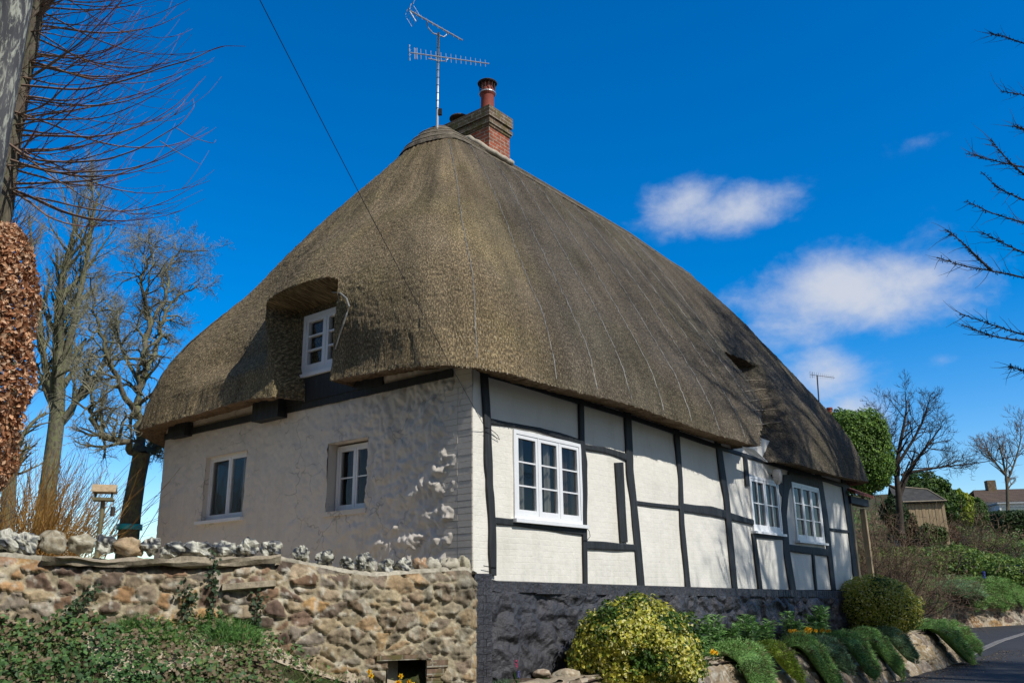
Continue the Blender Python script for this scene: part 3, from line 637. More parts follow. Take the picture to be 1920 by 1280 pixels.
# shaggy reed ends along the eave and scattered over the coat
def reeds(n,vmax,L0,L1,seed,lift):
    r=np.random.default_rng(seed); iu=r.integers(0,int(len(RP2)*.80),n); iv=np.minimum((r.random(n)**1.0*vmax).astype(int),len(vv)-2)
    p=RP2[iu,iv]; d=RP2[iu,iv]-RP2[iu,np.minimum(iv+3,len(vv)-1)]; d/=np.linalg.norm(d,axis=1)[:,None]+1e-9
    nn=Nn[iu,iv]; sd=np.cross(d,nn); dr=d+nn*(lift+.25*r.random(n)[:,None])+sd*(r.normal(0,.22,n))[:,None]; dr/=np.linalg.norm(dr,axis=1)[:,None]
    L=(L0+(L1-L0)*r.random(n))[:,None]; w=(.0022+.0028*r.random(n))[:,None]
    p=p+sd*(r.normal(0,.012,n))[:,None]-dr*L*.25
    V=np.stack([p-sd*w,p+sd*w,p+dr*L+sd*w*.6,p+dr*L-sd*w*.6],1).reshape(-1,3)
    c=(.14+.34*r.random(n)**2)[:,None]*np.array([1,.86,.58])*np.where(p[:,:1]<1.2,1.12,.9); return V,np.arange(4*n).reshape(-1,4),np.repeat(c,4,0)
m=MB(); m.add(*reeds(52000,150,.012,.032,5,.06)); m.add(*reeds(5000,8,.012,.035,6,-.02)); m.build('reed_ends',attrmat('reed',5,.2,.8,0),roof)
# netting seams
for u0 in (6.9,8.2,9.15,10.0,10.95,11.85,12.8,13.7,14.7,15.6):
    i=int(np.argmin(abs(s_per-u0))); k=np.arange(2,len(vv)-14,2); P_=RP2[i,k]+Nn[i,k]*.006
    sh=.011*fbm(k*.05+u0,k*0,0,3); P_=P_+np.gradient(RP2[:,:,:],axis=0)[i,k]/.03*sh[:,None]
    m=MB(); m.tube(P_,.0038,4); m.tube(P_+rng.normal(0,.006,P_.shape),.0025,3); m.build('netting_seam',MAT['net_edge'],roof)
# decorative ridge cap with hazel spars
kv=np.concatenate([np.where(vv>.885)[0],np.arange(NV,NV+9)]); cap=RP[:,kv]+Nn[:,kv]*0.014; cap[:,0]=RP[:,kv[0]]+.01*Nn[:,kv[0]]
cap[:,1:,2]+=.02; cap=cap+(.014*fbm(cap[...,0]*5,cap[...,1]*5,cap[...,2]*5,3,44))[...,None]
m=MB(); m.grid(cap); m.build('ridge_cap',MAT['ridge_thatch'],roof,smooth=False)
for kk in (3,8,13):
    P_=cap[::3,kk]+np.array([0,0,.012]); m=MB(); m.tube(P_[:int(len(P_)*.82)],.009,5); m.build('hazel_spar',MAT['hazel'],roof)
# spars pinned across the hollow beside the step
from mathutils.bvhtree import BVHTree
bvh=BVHTree.FromPolygons([tuple(v) for v in RP2.reshape(-1,3)],[tuple(p.vertices) for p in roof.data.polygons][:]) if len(roof.data.vertices)==RP2.shape[0]*RP2.shape[1] else None
Ri=np.array([T,S,[0,0,1]])
def hit(px,py):
    o=Ri@(-K); d=Ri@ray(px,py); r=bvh.ray_cast(Vector(o),Vector(d).normalized()); return np.array(r[0]) if r[0] is not None else None
for p_ in ((1366,675),(1382,668),(1417,682),(1387,713),(1441,729),(1403,764),(1462,788),(1422,832),(1500,860)): print('HIT',p_,hit(*p_))
for L_ in ([(1396,714),(1428,713)],[(1395,734),(1437,729)],[(1404,752),(1449,747)],[(1408,770),(1458,767)],[(1418,797),(1465,790)]):
    P_=[hit(L_[0][0]+(L_[1][0]-L_[0][0])*k/6,L_[0][1]+(L_[1][1]-L_[0][1])*k/6+random.uniform(-.7,.7)) for k in range(7)]
    P_=np.array([p for p in P_ if p is not None]); 
    if len(P_)>2: m=MB(); m.tube(P_+np.array([0,-.008,.004]),.009,5); m.build('hazel_spar',MAT['hazel'],roof)
# rolled wire edge round the dormer hood
P_=[hit(*p) for p in ((625,548),(640,550),(652,560),(657,575),(652,590),(646,608),(638,630),(631,655))]
P_=np.array([p for p in P_ if p is not None])
if len(P_)>3:
    P_=P_[P_[:,0]<.9]
    if len(P_)>3: m=MB(); m.tube(P_+np.array([-.02,0,0]),.012,6); m.build('wire_edging',MAT['net_edge'],roof)
# ---- chimney (aligned with the walls)
def onS(px,py,s): q=ray(px,py); p=q*((K+S*s).dot(N)/q.dot(N)); return np.array([(p-K).dot(T),p[2]])
CS=2.75
c0=onS(917,215,CS); c1=onS(955,235,CS); ctop=onS(915,191,CS-.08)[1]
t0,t1=c0[0],c1[0]; s1=CS+1.5
print('CHIM',t0,t1,ctop)
ch=MB(); ch.box(t0,t1,CS,s1,6.4,ctop-.42); chim=ch.build('chimney_stack',MAT['brick'],cot)
m=MB(); m.box(t0-.045,t1+.045,CS-.045,s1+.045,ctop-.36,ctop-.29); m.box(t0-.02,t1+.02,CS-.02,s1+.02,ctop-.42,ctop-.36);m.box(t0-.02,t1+.02,CS-.02,s1+.02,ctop-.29,ctop-.22);m.box(t0-.05,t1+.05,CS-.05,s1+.05,ctop-.22,ctop); m.box(t0+.05,t1-.05,CS+.05,s1-.05,ctop,ctop+.05); m.build('chimney_crown',MAT['brick_old'],chim)
px_=(t0+t1)/2-.02; py_=CS+.28; zb=ctop+.03; sc_=1.
def lathe(cx,cy,prof,n=20):
    m=MB(); m.tube([(cx,cy,z) for r,z in prof],[r for r,z in prof],n); return m
pot=lathe(px_,py_,[(.15,zb),(.14,zb+.04),(.135,zb+.12),(.13,zb+.42),(.135,zb+.44),(.158,zb+.46),(.158,zb+.50),(.15,zb+.52),(.14,zb+.53)]).build('chimney_pot',MAT['terracotta'],chim,smooth=True)
m=MB(); m.add(*(lambda q:(np.concatenate(q.v),q.f))(lathe(px_,py_,[(.19,zb+.70),(.20,zb+.72),(.18,zb+.74),(.02,zb+.75)])))
for k in range(14): a=k*2*math.pi/14; m.tube([(px_+.150*math.cos(a),py_+.145*math.sin(a),zb+.52),(px_+.165*math.cos(a),py_+.165*math.sin(a),zb+.71)],.008,4)
m.build('chimney_cowl',MAT['rust'],pot); m=MB(); m.tube([(px_,py_,zb+.53),(px_,py_,zb+.60),(px_,py_,zb+.71)],[.145,.12,.12],16); m.build('cowl_liner',MAT['terracotta'],pot,smooth=True)
m=lathe(px_,py_,[(.162,zb+.475),(.167,zb+.48),(.167,zb+.50),(.162,zb+.505)]); m.build('steel_band',MAT['alu'],pot)
m=lathe(px_-.05,CS+.98,[(.06,ctop),(.06,ctop+.17),(.20,ctop+.20),(.19,ctop+.23),(.03,ctop+.25)]); m.build('chimney_cowl',MAT['rust'],chim)
m=MB(); fl=[]
for k in range(25):
    s=CS-.01+(s1-CS)*k/24; fl.append((t0-.02,s))
P1=[hit_z for hit_z in ()]
def roofz(x,y):
    r=bvh.ray_cast(Vector((x,y,20)),Vector((0,0,-1))); return r[0][2] if r[0] is not None else 8.
base=[(t0-.03,s1),(t0-.03,(s1+CS)/2),(t0-.03,CS-.03),((t0+t1)/2,CS-.03),(t1+.03,CS-.03),(t1+.03,s1)]
pp=[]
for a,b in zip(base,base[1:]):
    for k in range(8): x,y=a[0]+(b[0]-a[0])*k/8,a[1]+(b[1]-a[1])*k/8; pp.append((x,y,roofz(x,y)+.09+.01*random.random()))
m.tube(pp,.055,8); m.build('mortar_fillet',MAT['mortar'],chim,smooth=True)
# lead flashing under the step, lamp housing, porch
m=MB(); q4=[onR(1391,833,.42),onR(1419,835,.5),onR(1440,866,.25),onR(1400,848,.25)]
V=[(q4[0][0],-.42,q4[0][1]-.03),(q4[1][0],-.46,q4[1][1]-.06),(q4[2][0],-.25,q4[2][1]),(q4[3][0],-.25,q4[3][1])]; V+= [(x,y,z-.008) for x,y,z in V]
m.add(V,np.array([(0,1,2,3),(7,6,5,4),(0,4,5,1),(1,5,6,2),(2,6,7,3),(3,7,4,0)])); m.build('lead_flashing',MAT['white_paint'],cot)
a=onR(1461,893,.2); m=MB(); m.tube([(a[0],-.16,a[1]+.14),(a[0],-.16,a[1]+.12),(a[0],-.16,a[1]-.03),(a[0],-.16,a[1]-.12),(a[0],-.16,a[1]-.15)],[.05,.085,.09,.06,.02],12); m.box(a[0]-.02,a[0]+.02,-.16,0,a[1]+.06,a[1]+.09); m.build('lamp_housing',MAT['white_rubble'],cot,smooth=True)
# porch at the far end
pc=empty('porch',(0,0,0)); pc.parent=cot
a=onR(1606,945,-.1); b=onR(1612,1075,-.1)
m=MB(); m.box(LX+.12,LX+.24,-.02,.10,-.8,2.05); m.box(LX+1.15,LX+1.27,-.02,.10,-.8,2.0); m.build('porch_post',MAT['wood'],pc)
m=MB(); m.box(LX+.02,LX+1.35,-.08,.10,2.05,2.22); m.build('porch_beam',MAT['timber'],pc)
m=MB(); V=[]
for (x,y,z) in ((LX+.0,-.2,2.25),(LX+1.45,-.2,2.25),(LX+1.45,1.4,3.0),(LX+.0,1.4,3.0)): V.append((x,y,z))
V+=[(x,y,z+.06) for x,y,z in V]; m.add(V,np.array([(0,3,2,1),(4,5,6,7),(0,1,5,4),(1,2,6,5),(2,3,7,6),(3,0,4,7)])); m.build('tiled_porch_roof',MAT['tile'],pc)
# ------------------------------------------------------------------ terrain
WA=np.array([-.40,9.74]); WB=np.array([-4.65,8.0]); WD=(WB-WA)/np.linalg.norm(WB-WA); WN=np.array([WD[1],-WD[0]])
if WN[1]>0: WN=-WN                                              # points towards the lane
SWA=np.array([11.6,34.6]); SWB=np.array([26.5,39.4])            # second retaining wall
SD_=(SWB-SWA)/np.linalg.norm(SWB-SWA); SN_=np.array([SD_[1],-SD_[0]])
def zroad(t): return -1.6+.022*np.clip(t-19,0,20)
def foot(a): return np.interp(a,[-.3,.3,1.,1.7,2.3,3.,5.,12],[-.98,-.95,-.92,-.62,-.27,-.21,-.17,-.1])
def ground_z(x,y):
    x=np.asarray(x,float); y=np.asarray(y,float)
    rx,ry=x-K[0],y-K[1]; t=rx*T[0]+ry*T[1]; n=rx*N[0]+ry*N[1]
    z=zroad(t)-.03
    bed=sstep(1.0,.93,n)*sstep(18.3,17.9,t+.0*n)
    bedz=-.90+0*x+.03*fbm(x*1.7,y*1.7,0,3,70)
    z=z*(1-bed)+bedz*bed
    # shrubbery ground beyond the cottage
    # bank and garden left of the cottage
    ax=x-WA[0]; ay=y-WA[1]; a=ax*WD[0]+ay*WD[1]; df=ax*WN[0]+ay*WN[1]
    bank=np.maximum(foot(a)-.62*np.clip(df,0,9)+.05*fbm(x*1.3,y*1.3,0,3,71),-1.63)
    lft=sstep(-.45,-.2,a)
    z=np.where((df>-.2)&(df<6),z*(1-lft)+bank*lft,z)
    gar=(df<=-.2)&(t<-.2)
    z=np.where(gar,.12-.05*np.clip(-df-6,0,40),z)
    z=np.where((t<-.2)&(n<-7.3)&gar,.12-.05*np.clip(-df-6,0,40),z)
    # hill beyond the second retaining wall
    bx=x-SWA[0]; by=y-SWA[1]; b=-(bx*SN_[0]+by*SN_[1]); 
    k=sstep(-26,4,bx+.25*by)
    hill=.32+.19*np.clip(b,0,62)+.35*fbm(x*.12,y*.12,0,3,72)*sstep(1,8,b)
    z=np.where(b>.35,z*(1-k)+hill*k,z)
    return z
xs=np.concatenate([np.linspace(-600,-40,18),np.arange(-38,-12,1.),np.arange(-12,30,.28),np.arange(30,70,1.2),np.linspace(72,600,20)])
ys=np.concatenate([np.linspace(-300,-15,12),np.arange(-14,0,1.),np.arange(0,46,.28),np.arange(46,110,1.2),np.linspace(112,900,24)])
XX,YY=np.meshgrid(xs,ys,indexing='ij'); m=MB(); m.grid(np.stack([XX,YY,ground_z(XX,YY)],-1)); m.build('ground',MAT['ground'],smooth=True,kind='structure')
xs=np.arange(-14,44,.3); ys=np.arange(-16,44,.3); XX,YY=np.meshgrid(xs,ys,indexing='ij')
def road_ok(x,y):
    t=(x-K[0])*T[0]+(y-K[1])*T[1]; n=(x-K[0])*N[0]+(y-K[1])*N[1]
    b=-((x-SWA[0])*SN_[0]+(y-SWA[1])*SN_[1]); df=(x-WA[0])*WN[0]+(y-WA[1])*WN[1]; a=(x-WA[0])*WD[0]+(y-WA[1])*WD[1]
    return ((n>1.08)|((t>18.2)&(n>-7.5)))&(b<.3)&((a<-.5)|(df>2.6))
tt=(XX-K[0])*T[0]+(YY-K[1])*T[1]
xm=(xs[1:]+xs[:-1])/2; ym=(ys[1:]+ys[:-1])/2; XM,YM=np.meshgrid(xm,ym,indexing='ij')
m=MB(); m.grid(np.stack([XX,YY,zroad(tt)],-1),None,road_ok(XM,YM)); m.build('road',MAT['asphalt'],smooth=True,kind='structure')
# gutter of setts along the lane edge of the turning
m=MB(); g=[onz(1790,1238,-1.585),onz(1830,1222,-1.575),onz(1875,1205,-1.53),onz(1925,1190,-1.45),onz(1990,1172,-1.35)]
P_=np.array(g)[:,:2]; s=np.linspace(0,4,70); P_=np.stack([np.interp(s,range(5),P_[:,k]) for k in (0,1)],-1)
d=np.gradient(P_,axis=0); d/=np.linalg.norm(d,axis=1)[:,None]; nn=np.stack([d[:,1],-d[:,0]],-1); 
zz=zroad((P_[:,0]-K[0])*T[0]+(P_[:,1]-K[1])*T[1])
prof=[(-.10,.0),(-.09,.02),(.0,.014),(.09,.02),(.10,.0)]
m.grid(np.stack([np.column_stack([P_+nn*o,zz+.004+h+.006*rng.random(70)]) for o,h in prof],1)); m.build('gutter_setts',MAT['kerb'],kind='structure')
# ------------------------------------------------------------------ rubble walls
PAL=np.array([(.23,.145,.09),(.33,.20,.10),(.18,.12,.085),(.29,.225,.15),(.25,.20,.14),(.32,.25,.155),(.155,.105,.08),(.38,.235,.105),(.22,.185,.145),(.13,.095,.07)])
def rubble(U,V,cu,cv,seed,depth=.05,mort=(.31,.255,.17),pal=PAL,warp=1.,gap=.10):
    wu=fbm(U/cu*.9,V/cv*.9,0,4,seed+1)*cu*warp*.20; wv=fbm(U/cu*.9,V/cv*.9,7,4,seed+2)*cv*warp*.20
    big=vnoise(U*1.1,V*1.1,0,seed+5)
    f1,f2,i=cells(U+wu,V+wv,cu,cv,seed,1.)
    e=f2-f1+.06*fbm(U*16,V*16,0,4,seed+3)-.16*(rnd(i,11)>.82); k=sstep(gap*.6,gap*1.45,e)
    h=k*(depth*(.30+.8*rnd(i,5)))+.013*fbm(U*16,V*16,0,5,seed+9)*(.5+k)+.012*fbm(U*3,V*3,2,3,seed+10)
    h=h+k*depth*.75*((rnd(i,6)-.5)*2*(np.mod(U/cu,1)-.5)+(rnd(i,7)-.5)*2*(np.mod(V/cv,1)-.5))
    ci=(rnd(i,8)*len(pal)).astype(int)%len(pal); c=pal[ci]*(.75+.5*rnd(i,9))[...,None]*(1+.22*fbm(U*9,V*9,0,4,seed+4))[...,None]
    mm=sstep(gap*.5,gap*1.2,e)[...,None]
    mc=np.array(mort)*(1+.25*fbm(U*7,V*7,3,4,seed+6))[...,None]
    c=c*mm+mc*(1-mm)
    lich=sstep(.35,.7,fbm(U*16,V*16,0,3,seed+7))[...,None]*.55; c=c*(1-lich)+np.array((.52,.50,.42))*lich
    return h,c
wall=empty('rubble_garden_wall',(WA[0],WA[1],-.95),math.atan2(WD[1],WD[0]),label='brown rubble garden wall topped with flints, ending against the cottage corner',cat='stone wall')
def PW(a,o,z): return (a,o,z+.95)    # wall-local: x along, y towards the lane, z above its foot
# local y of this empty: rotate WD by +90deg; WN must be +y
sgn=1 if np.dot(np.array([-WD[1],WD[0]]),WN)>0 else -1
AZ_=np.arange(0,9.,.016)
# top profile traced from the photograph onto the face of the wall
def onW(px,py,o=0):
    q=ray(px,py); n3=np.array([WN[0],WN[1],0]); a3=np.array([WA[0],WA[1],0])+n3*o; p=q*(a3.dot(n3)/q.dot(n3)); return (p[:2]-WA).dot(WD),p[2]
tp=[onW(*p) for p in ((905,1105),(900,1080),(875,1068),(800,1073),(700,1080),(640,1072),(590,1060),(525,1050),(420,1056),(300,1056),(200,1058),(100,1052),(0,1042))]
ta,tz=np.array([p[0] for p in tp]),np.array([p[1] for p in tp]); print('WALLTOP',np.round(ta,2),np.round(tz,2))
ta=np.concatenate([ta,[9]]); tz=np.concatenate([tz,[tz[-1]+.05]])
top=np.interp(AZ_,ta,tz)
vz=np.linspace(0,1,92); AA=AZ_[:,None]+0*vz; ZZ=-1.05+(top[:,None]+1.05)*vz
h,c=rubble(AA,ZZ,.215,.135,81,.030,gap=.11,mort=(.36,.305,.205))
rt_=sstep(1.7,1.2,AA)[...,None]        # the right end is older, paler and greener with mortar smeared over the stones
c=c*(1-.30*rt_)+np.array((.34,.31,.21))*.30*rt_*(1+.2*fbm(AA*3,ZZ*3,0,3,85))[...,None]
stk=sstep(.15,.6,fbm(AA*5,ZZ*.8,0,3,86))[...,None]*rt_*sstep(-.75,.2,ZZ)[...,None]*.5; c=c*(1-stk)+np.array((.13,.125,.10))*stk
O=h+.03*fbm(AA*1.2,ZZ*1.2,0,3,87)-.10*sstep(.12,.0,AA)
O=O-.05*sstep(.93,1.,vz)[None]
oh0,oh1=onW(798,1280)[0],onW(725,1280)[0]; oz=onW(760,1236)[1]; print('HOLE',oh0,oh1,oz)
am=(AZ_[1:]+AZ_[:-1])/2; zm=(ZZ[1:,1:]+ZZ[:-1,:-1])/2; keep=~(((am>oh0)&(am<oh1))[:,None]&(zm<oz))
m=MB(); m.grid(np.stack([AA,sgn*O,ZZ+.95],-1),c,keep)
# rounded top and back
back=[(.0,.0),(-.05,.035),(-.16,.05),(-.30,.035),(-.38,-.03),(-.40,-1.1)]
e=np.stack([np.stack([AZ_,sgn*(O[:,-1]*(1 if k==0 else 0)+o),top+.95+dz+.012*fbm(AZ_*8,AZ_*0+k,0,3,88)*(k>0)],-1) for k,(o,dz) in enumerate(back)],1)
cc=np.array((.36,.33,.26))*(1+.25*fbm(e[...,0]*6,e[...,1]*6,0,3,89))[...,None]
m.grid(e,cc)
m.grid(np.stack([np.stack([0*vz,sgn*(O[0]),ZZ[0]+.95],-1),np.stack([0*vz-.01,sgn*(0*vz-.4),ZZ[0]+.95],-1)],0),np.stack([c[0],c[0]*.9],0))
body=m.build('rubble_masonry',MAT['stone'],wall,smooth=True)
# recess: near-black lining coloured as its inner shade, brick round the edge
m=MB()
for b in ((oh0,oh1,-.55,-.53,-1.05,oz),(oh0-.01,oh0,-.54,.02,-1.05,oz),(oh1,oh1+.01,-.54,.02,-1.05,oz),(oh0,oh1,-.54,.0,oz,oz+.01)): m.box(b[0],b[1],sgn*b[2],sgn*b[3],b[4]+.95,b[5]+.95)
m.build('recess_shade_lining',MAT['black_hole'],wall)
m=MB()
for k in range(5):
    z=oz-.085*(k+1)+.0; m.box(oh0-.23+.02*(k%2),oh0-.0,sgn*.0,sgn*(.035+.01*random.random()),z+.95,z+.95+.072)
m.box(oh0-.05,oh1+.12,sgn*0,sgn*.05,oz+.95,oz+.95+.05); m.build('recess_brickwork',MAT['brick_old'],wall)
# slab of mortar capping, left part
m=MB(); a0,a1=onW(525,1050)[0],onW(80,1045)[0]; A_=np.linspace(a0,a1,60); prf=[(-.34,.0),(-.34,.04),(.03,.05),(.065,.035),(.07,.0),(.05,-.03),(.0,-.03)]
zt=np.interp(A_,ta,tz)+.95+.0
m.grid(np.stack([np.stack([A_,sgn*(o+.02*fbm(A_*3,A_*0+k,0,3,90)),zt+dz+.018*fbm(A_*4,A_*0+k,0,3,91)],-1) for k,(o,dz) in enumerate(prf)],1),np.broadcast_to(np.array((.30,.255,.185)),(60,7,3)))
m.build('mortar_capping',MAT['stone'],wall)
m=MB(); a0,a1=onW(515,1095)[0],onW(415,1105)[0]; A_=np.linspace(a0,a1,16)
m.grid(np.stack([np.stack([A_,sgn*(o+.01*fbm(A_*9,A_*0+k,0,2,92)),np.interp(A_,[a0,a1],[onW(515,1092)[1],onW(415,1100)[1]])+.95+dz],-1) for k,(o,dz) in enumerate([(.0,.03),(.09,.025),(.10,-.03),(.0,-.05)])],1),np.broadcast_to(np.array((.33,.28,.20)),(16,4,3)))
m.build('ledge_stone',MAT['stone'],wall)
# coping stones
def lump(cx,cy,cz,rx,ry,rz,seed,col,rough=.35,bw=False):
    n=26; th=np.linspace(0,math.pi,n//2+1)[:,None]; ph=np.linspace(0,2*math.pi,n+1)[None,:-1]
    d=np.stack([np.sin(th)*np.cos(ph),np.sin(th)*np.sin(ph),np.cos(th)+0*ph],-1)
    r=1+rough*fbm(d[...,0]*1.5+seed,d[...,1]*1.5,d[...,2]*1.5,4,seed); r=r+.12*np.abs(fbm(d[...,0]*4,d[...,1]*4+seed,d[...,2]*4,3,seed+1))
    P_=d*r[...,None]*np.array([rx,ry,rz])+np.array([cx,cy,cz])
    cc=np.array(col)*np.ones_like(P_)
    if bw:
        k=sstep(-.12,.10,fbm(d[...,0]*2.4+seed*3,d[...,1]*2.4,d[...,2]*2.4,3,seed+2))[...,None]; cc=np.array((.045,.05,.055))*(1-k)+np.array((.46,.45,.37))*k
    else:
        k=sstep(.1,.5,fbm(d[...,0]*3+seed*3,d[...,1]*3,d[...,2]*3,3,seed+2))[...,None]; cc=cc*(1-k*.6)+np.array((.55,.52,.42))*k*.6
    P_=np.concatenate([P_,P_[:,:1]],1); cc=np.concatenate([cc,cc[:,:1]],1); m=MB(); m.grid(P_,cc); return m
ST=[(15,1012,42,34,1,0),(48,1016,34,30,1,0),(97,1011,46,30,0,(.34,.29,.20)),(150,1016,38,25,0,(.36,.32,.23)),(200,1018,30,26,1,0),(243,1021,46,26,0,(.45,.33,.20)),
 (283,1022,28,26,1,0),(325,1028,40,26,1,0),(369,1029,52,26,1,0),(421,1030,42,28,1,0),(463,1026,38,32,1,0),(508,1028,40,28,1,0),(566,1036,28,26,1,0),(608,1041,32,26,1,0),
 (648,1052,30,20,1,0),(685,1052,34,28,1,0),(723,1058,30,24,1,0),(757,1058,34,26,1,0),(787,1056,26,24,0,(.42,.27,.16)),(812,1058,36,26,0,(.50,.47,.38)),(842,1056,34,28,0,(.48,.44,.34)),(868,1060,32,30,0,(.46,.42,.30))]
for i,(x,y,w,hh,bw,col) in enumerate(ST):
    a,z=onW(x,y,-.15); k=8.9/1690
    lump(a,sgn*-.15,z+.95-.02,w*.5*k*1.02,.09,hh*.5*k*1.2,100+i,tuple(x*.8 for x in (col or (.5,.5,.45))),.5,bool(bw)).build('coping_stone',MAT['flint'] if bw else MAT['stone'],wall,smooth=not bw)
# retaining wall of the flower bed
def retain(name,label,org,rz,length,z0,zt_,seed,batter=.42,curve=None,cu=.40,cv=.28,mort=(.34,.28,.20),pal=PAL):
    """local x along, -y towards the lane"""
    e=empty(name,org,rz,label=label,cat='retaining wall')
    A_=np.arange(0,length,.03); v=np.linspace(0,1,46); AA=A_[:,None]+0*v; Z_=z0+(zt_-z0)*v[None]+0*AA
    h,c=rubble(AA,Z_,cu,cv,seed,.045,mort,pal,gap=.10)
    out=batter*(1-v[None])**1.1+h+.06*fbm(AA*.9,Z_*.9,0,3,seed+2)-.10*sstep(.85,1,v)[None]
    cx,cy,tx,ty=curve(A_) if curve else (A_,0*A_,0*A_,0*A_-1)
    m=MB(); m.grid(np.stack([cx[:,None]+tx[:,None]*out,cy[:,None]+ty[:,None]*out,Z_],-1),c)
    tb=np.stack([np.stack([cx+tx*(out[:,-1]*(k==0)-o),cy+ty*(out[:,-1]*(k==0)-o),0*A_+zt_+dz+.02*fbm(A_*5,A_*0+k,0,2,seed)],-1) for k,(o,dz) in enumerate([(0,0),(.06,.02),(.2,.02),(.34,-.06)])],1)
    m.grid(tb,np.broadcast_to(np.array((.30,.25,.18)),tb.shape)); m.build('rubble_face',MAT['stone'],e,smooth=True); return e
def crv(A_):
    L0=19.2; x=np.where(A_<L0,A_,L0); y=0*A_; tx=0*A_; ty=0*A_-1
    k=A_>=L0; th=np.clip((A_-L0)/1.0,0,math.pi/2*.95); r=1.
    x=np.where(k,L0+r*np.sin(th),x); y=np.where(k,r*(1-np.cos(th)),y); tx=np.where(k,np.sin(th),0); ty=np.where(k,-np.cos(th),-1)
    ex=np.clip(A_-L0-1.49,0,99); y=y+ex*1.; x=x+ex*.08
    return x,y,tx,ty
o=W(-1.6,-.88,0); retain('retaining_wall','pale sandstone retaining wall holding up the flower bed beside the lane',o,RZ,26,-1.7,-.84,120,.42,crv,mort=(.34,.28,.205),pal=np.array([(.25,.195,.13),(.22,.175,.125),(.28,.215,.135),(.19,.155,.12),(.30,.225,.13)]))
rw=retain('retaining_wall','stone retaining wall at the foot of the shrubby hillside across the turning',(SWA[0],SWA[1],0),math.atan2(SD_[1],SD_[0]),17,-1.6,.30,150,.8,cu=.6,cv=.4)
# ------------------------------------------------------------------ foliage helpers
def leaves(C,Nm,L,wd,col,r,fold=.25,tri=False):
    """kite shaped leaves: C centres, Nm facing, L lengths"""
    n=len(C); Nm=Nm/(np.linalg.norm(Nm,axis=1)[:,None]+1e-9); a=r.normal(size=(n,3)); a-=Nm*(a*Nm).sum(1)[:,None]; a/=np.linalg.norm(a,axis=1)[:,None]+1e-9
    b=np.cross(Nm,a); L=np.broadcast_to(L,(n,))[:,None]; w=L*wd
    V=np.stack([C-a*L*.5,C+b*w*.5+Nm*L*fold*.3,C+a*L*.5,C-b*w*.5+Nm*L*fold*.3],1).reshape(-1,3)
    i=np.arange(n)[:,None]*4
    return V,[np.concatenate([i+np.array([[0,1,2]]),i+np.array([[0,2,3]])])],np.repeat(np.broadcast_to(col,(n,3)),4,0)
def blades(C,D,L,w,col,r,bend=.3):
    n=len(C); D=D/(np.linalg.norm(D,axis=1)[:,None]+1e-9); s=np.cross(D,r.normal(size=(n,3))); s/=np.linalg.norm(s,axis=1)[:,None]+1e-9
    L=np.broadcast_to(L,(n,))[:,None]; w=np.broadcast_to(w,(n,))[:,None]; g=np.array([0,0,-1.])*L*bend
    V=np.stack([C-s*w*.5,C+s*w*.5,C+D*L*.55+s*w*.4+g*.25,C+D*L*.55-s*w*.4+g*.25,C+D*L+g],1).reshape(-1,3); i=np.arange(n)[:,None]*5
    return V,[i+np.array([[0,1,2,3]]),i+np.array([[3,2,4]])],np.repeat(np.broadcast_to(col,(n,3)),5,0)
def sph(n,r): d=r.normal(size=(n,3)); return d/np.linalg.norm(d,axis=1)[:,None]
def palette(n,r,cols,var=.25): cols=np.array(cols); c=cols[r.integers(0,len(cols),n)]; return c*(1+var*(r.random((n,1))-.5)*2)
def mound(name,c,rad,n,leaf,wd,cols,seed,lumpy=.10,boxy=0,core=(.02,.035,.012),lift=.5,depth=.14,colfn=None,mat='leaf',parent=None,stem=True,**tags):
    r=np.random.default_rng(seed); d=sph(n,r)
    if boxy: d=np.sign(d)*np.abs(d)**(1-boxy); d/=np.maximum(np.abs(d).max(1),np.linalg.norm(d,axis=1)*(1-boxy*.6))[:,None]
    k=1+lumpy*fbm(d[:,0]*2.3,d[:,1]*2.3,d[:,2]*2.3,3,seed)+lumpy*.6*fbm(d[:,0]*7,d[:,1]*7,d[:,2]*7,2,seed+1)
    rr=k*(1-depth*r.random(n)**1.6)
    P_=d*rr[:,None]*np.array(rad)
    nm=d/np.array(rad)+r.normal(size=(n,3))*lift/np.mean(rad)
    col=colfn(d,P_,r) if colfn else palette(n,r,cols)
    if colfn:
        ns=90; ds=sph(ns,r); ds[:,2]=np.abs(ds[:,2])*.9-.1; j=np.repeat(np.arange(ns),14); u=r.random(ns*14); P2=ds[j]*(1.+.17*u*r.random(ns)[j])[:,None]*np.array(rad)+r.normal(size=(ns*14,3))*.018
        P_=np.concatenate([P_,P2]); nm=np.concatenate([nm,ds[j]+r.normal(size=(ns*14,3))]); col=np.concatenate([col,colfn(ds[j],P2,r)]); n=len(P_)
    e=empty(name,c,0,**tags); m=MB(); m.add(*leaves(P_,nm,leaf*(.7+.6*r.random(n)),wd,col,r))
    th=np.linspace(0,math.pi,17)[:,None]; ph=np.linspace(0,2*math.pi,33)[None]; q=np.stack([np.sin(th)*np.cos(ph),np.sin(th)*np.sin(ph),np.cos(th)+0*ph],-1)
    if boxy: q=np.sign(q)*np.abs(q)**(1-boxy); q=q/np.maximum(np.abs(q).max(-1),np.linalg.norm(q,axis=-1)*(1-boxy*.6))[...,None]
    m.grid(q*np.array(rad)*(1-depth)*.93*(1+lumpy*fbm(q[...,0]*2.3,q[...,1]*2.3,q[...,2]*2.3,3,seed))[...,None],np.broadcast_to(np.array(core),q.shape))
    m.build('foliage',MAT[mat],e)
    if stem:
        m=MB(); m.tube([(0,0,-rad[2]*1.15),(0.02,0,-rad[2]*.5),(0,.02,0)],[.05,.04,.03],6); m.build('stem',MAT['bark'],e)
    return e
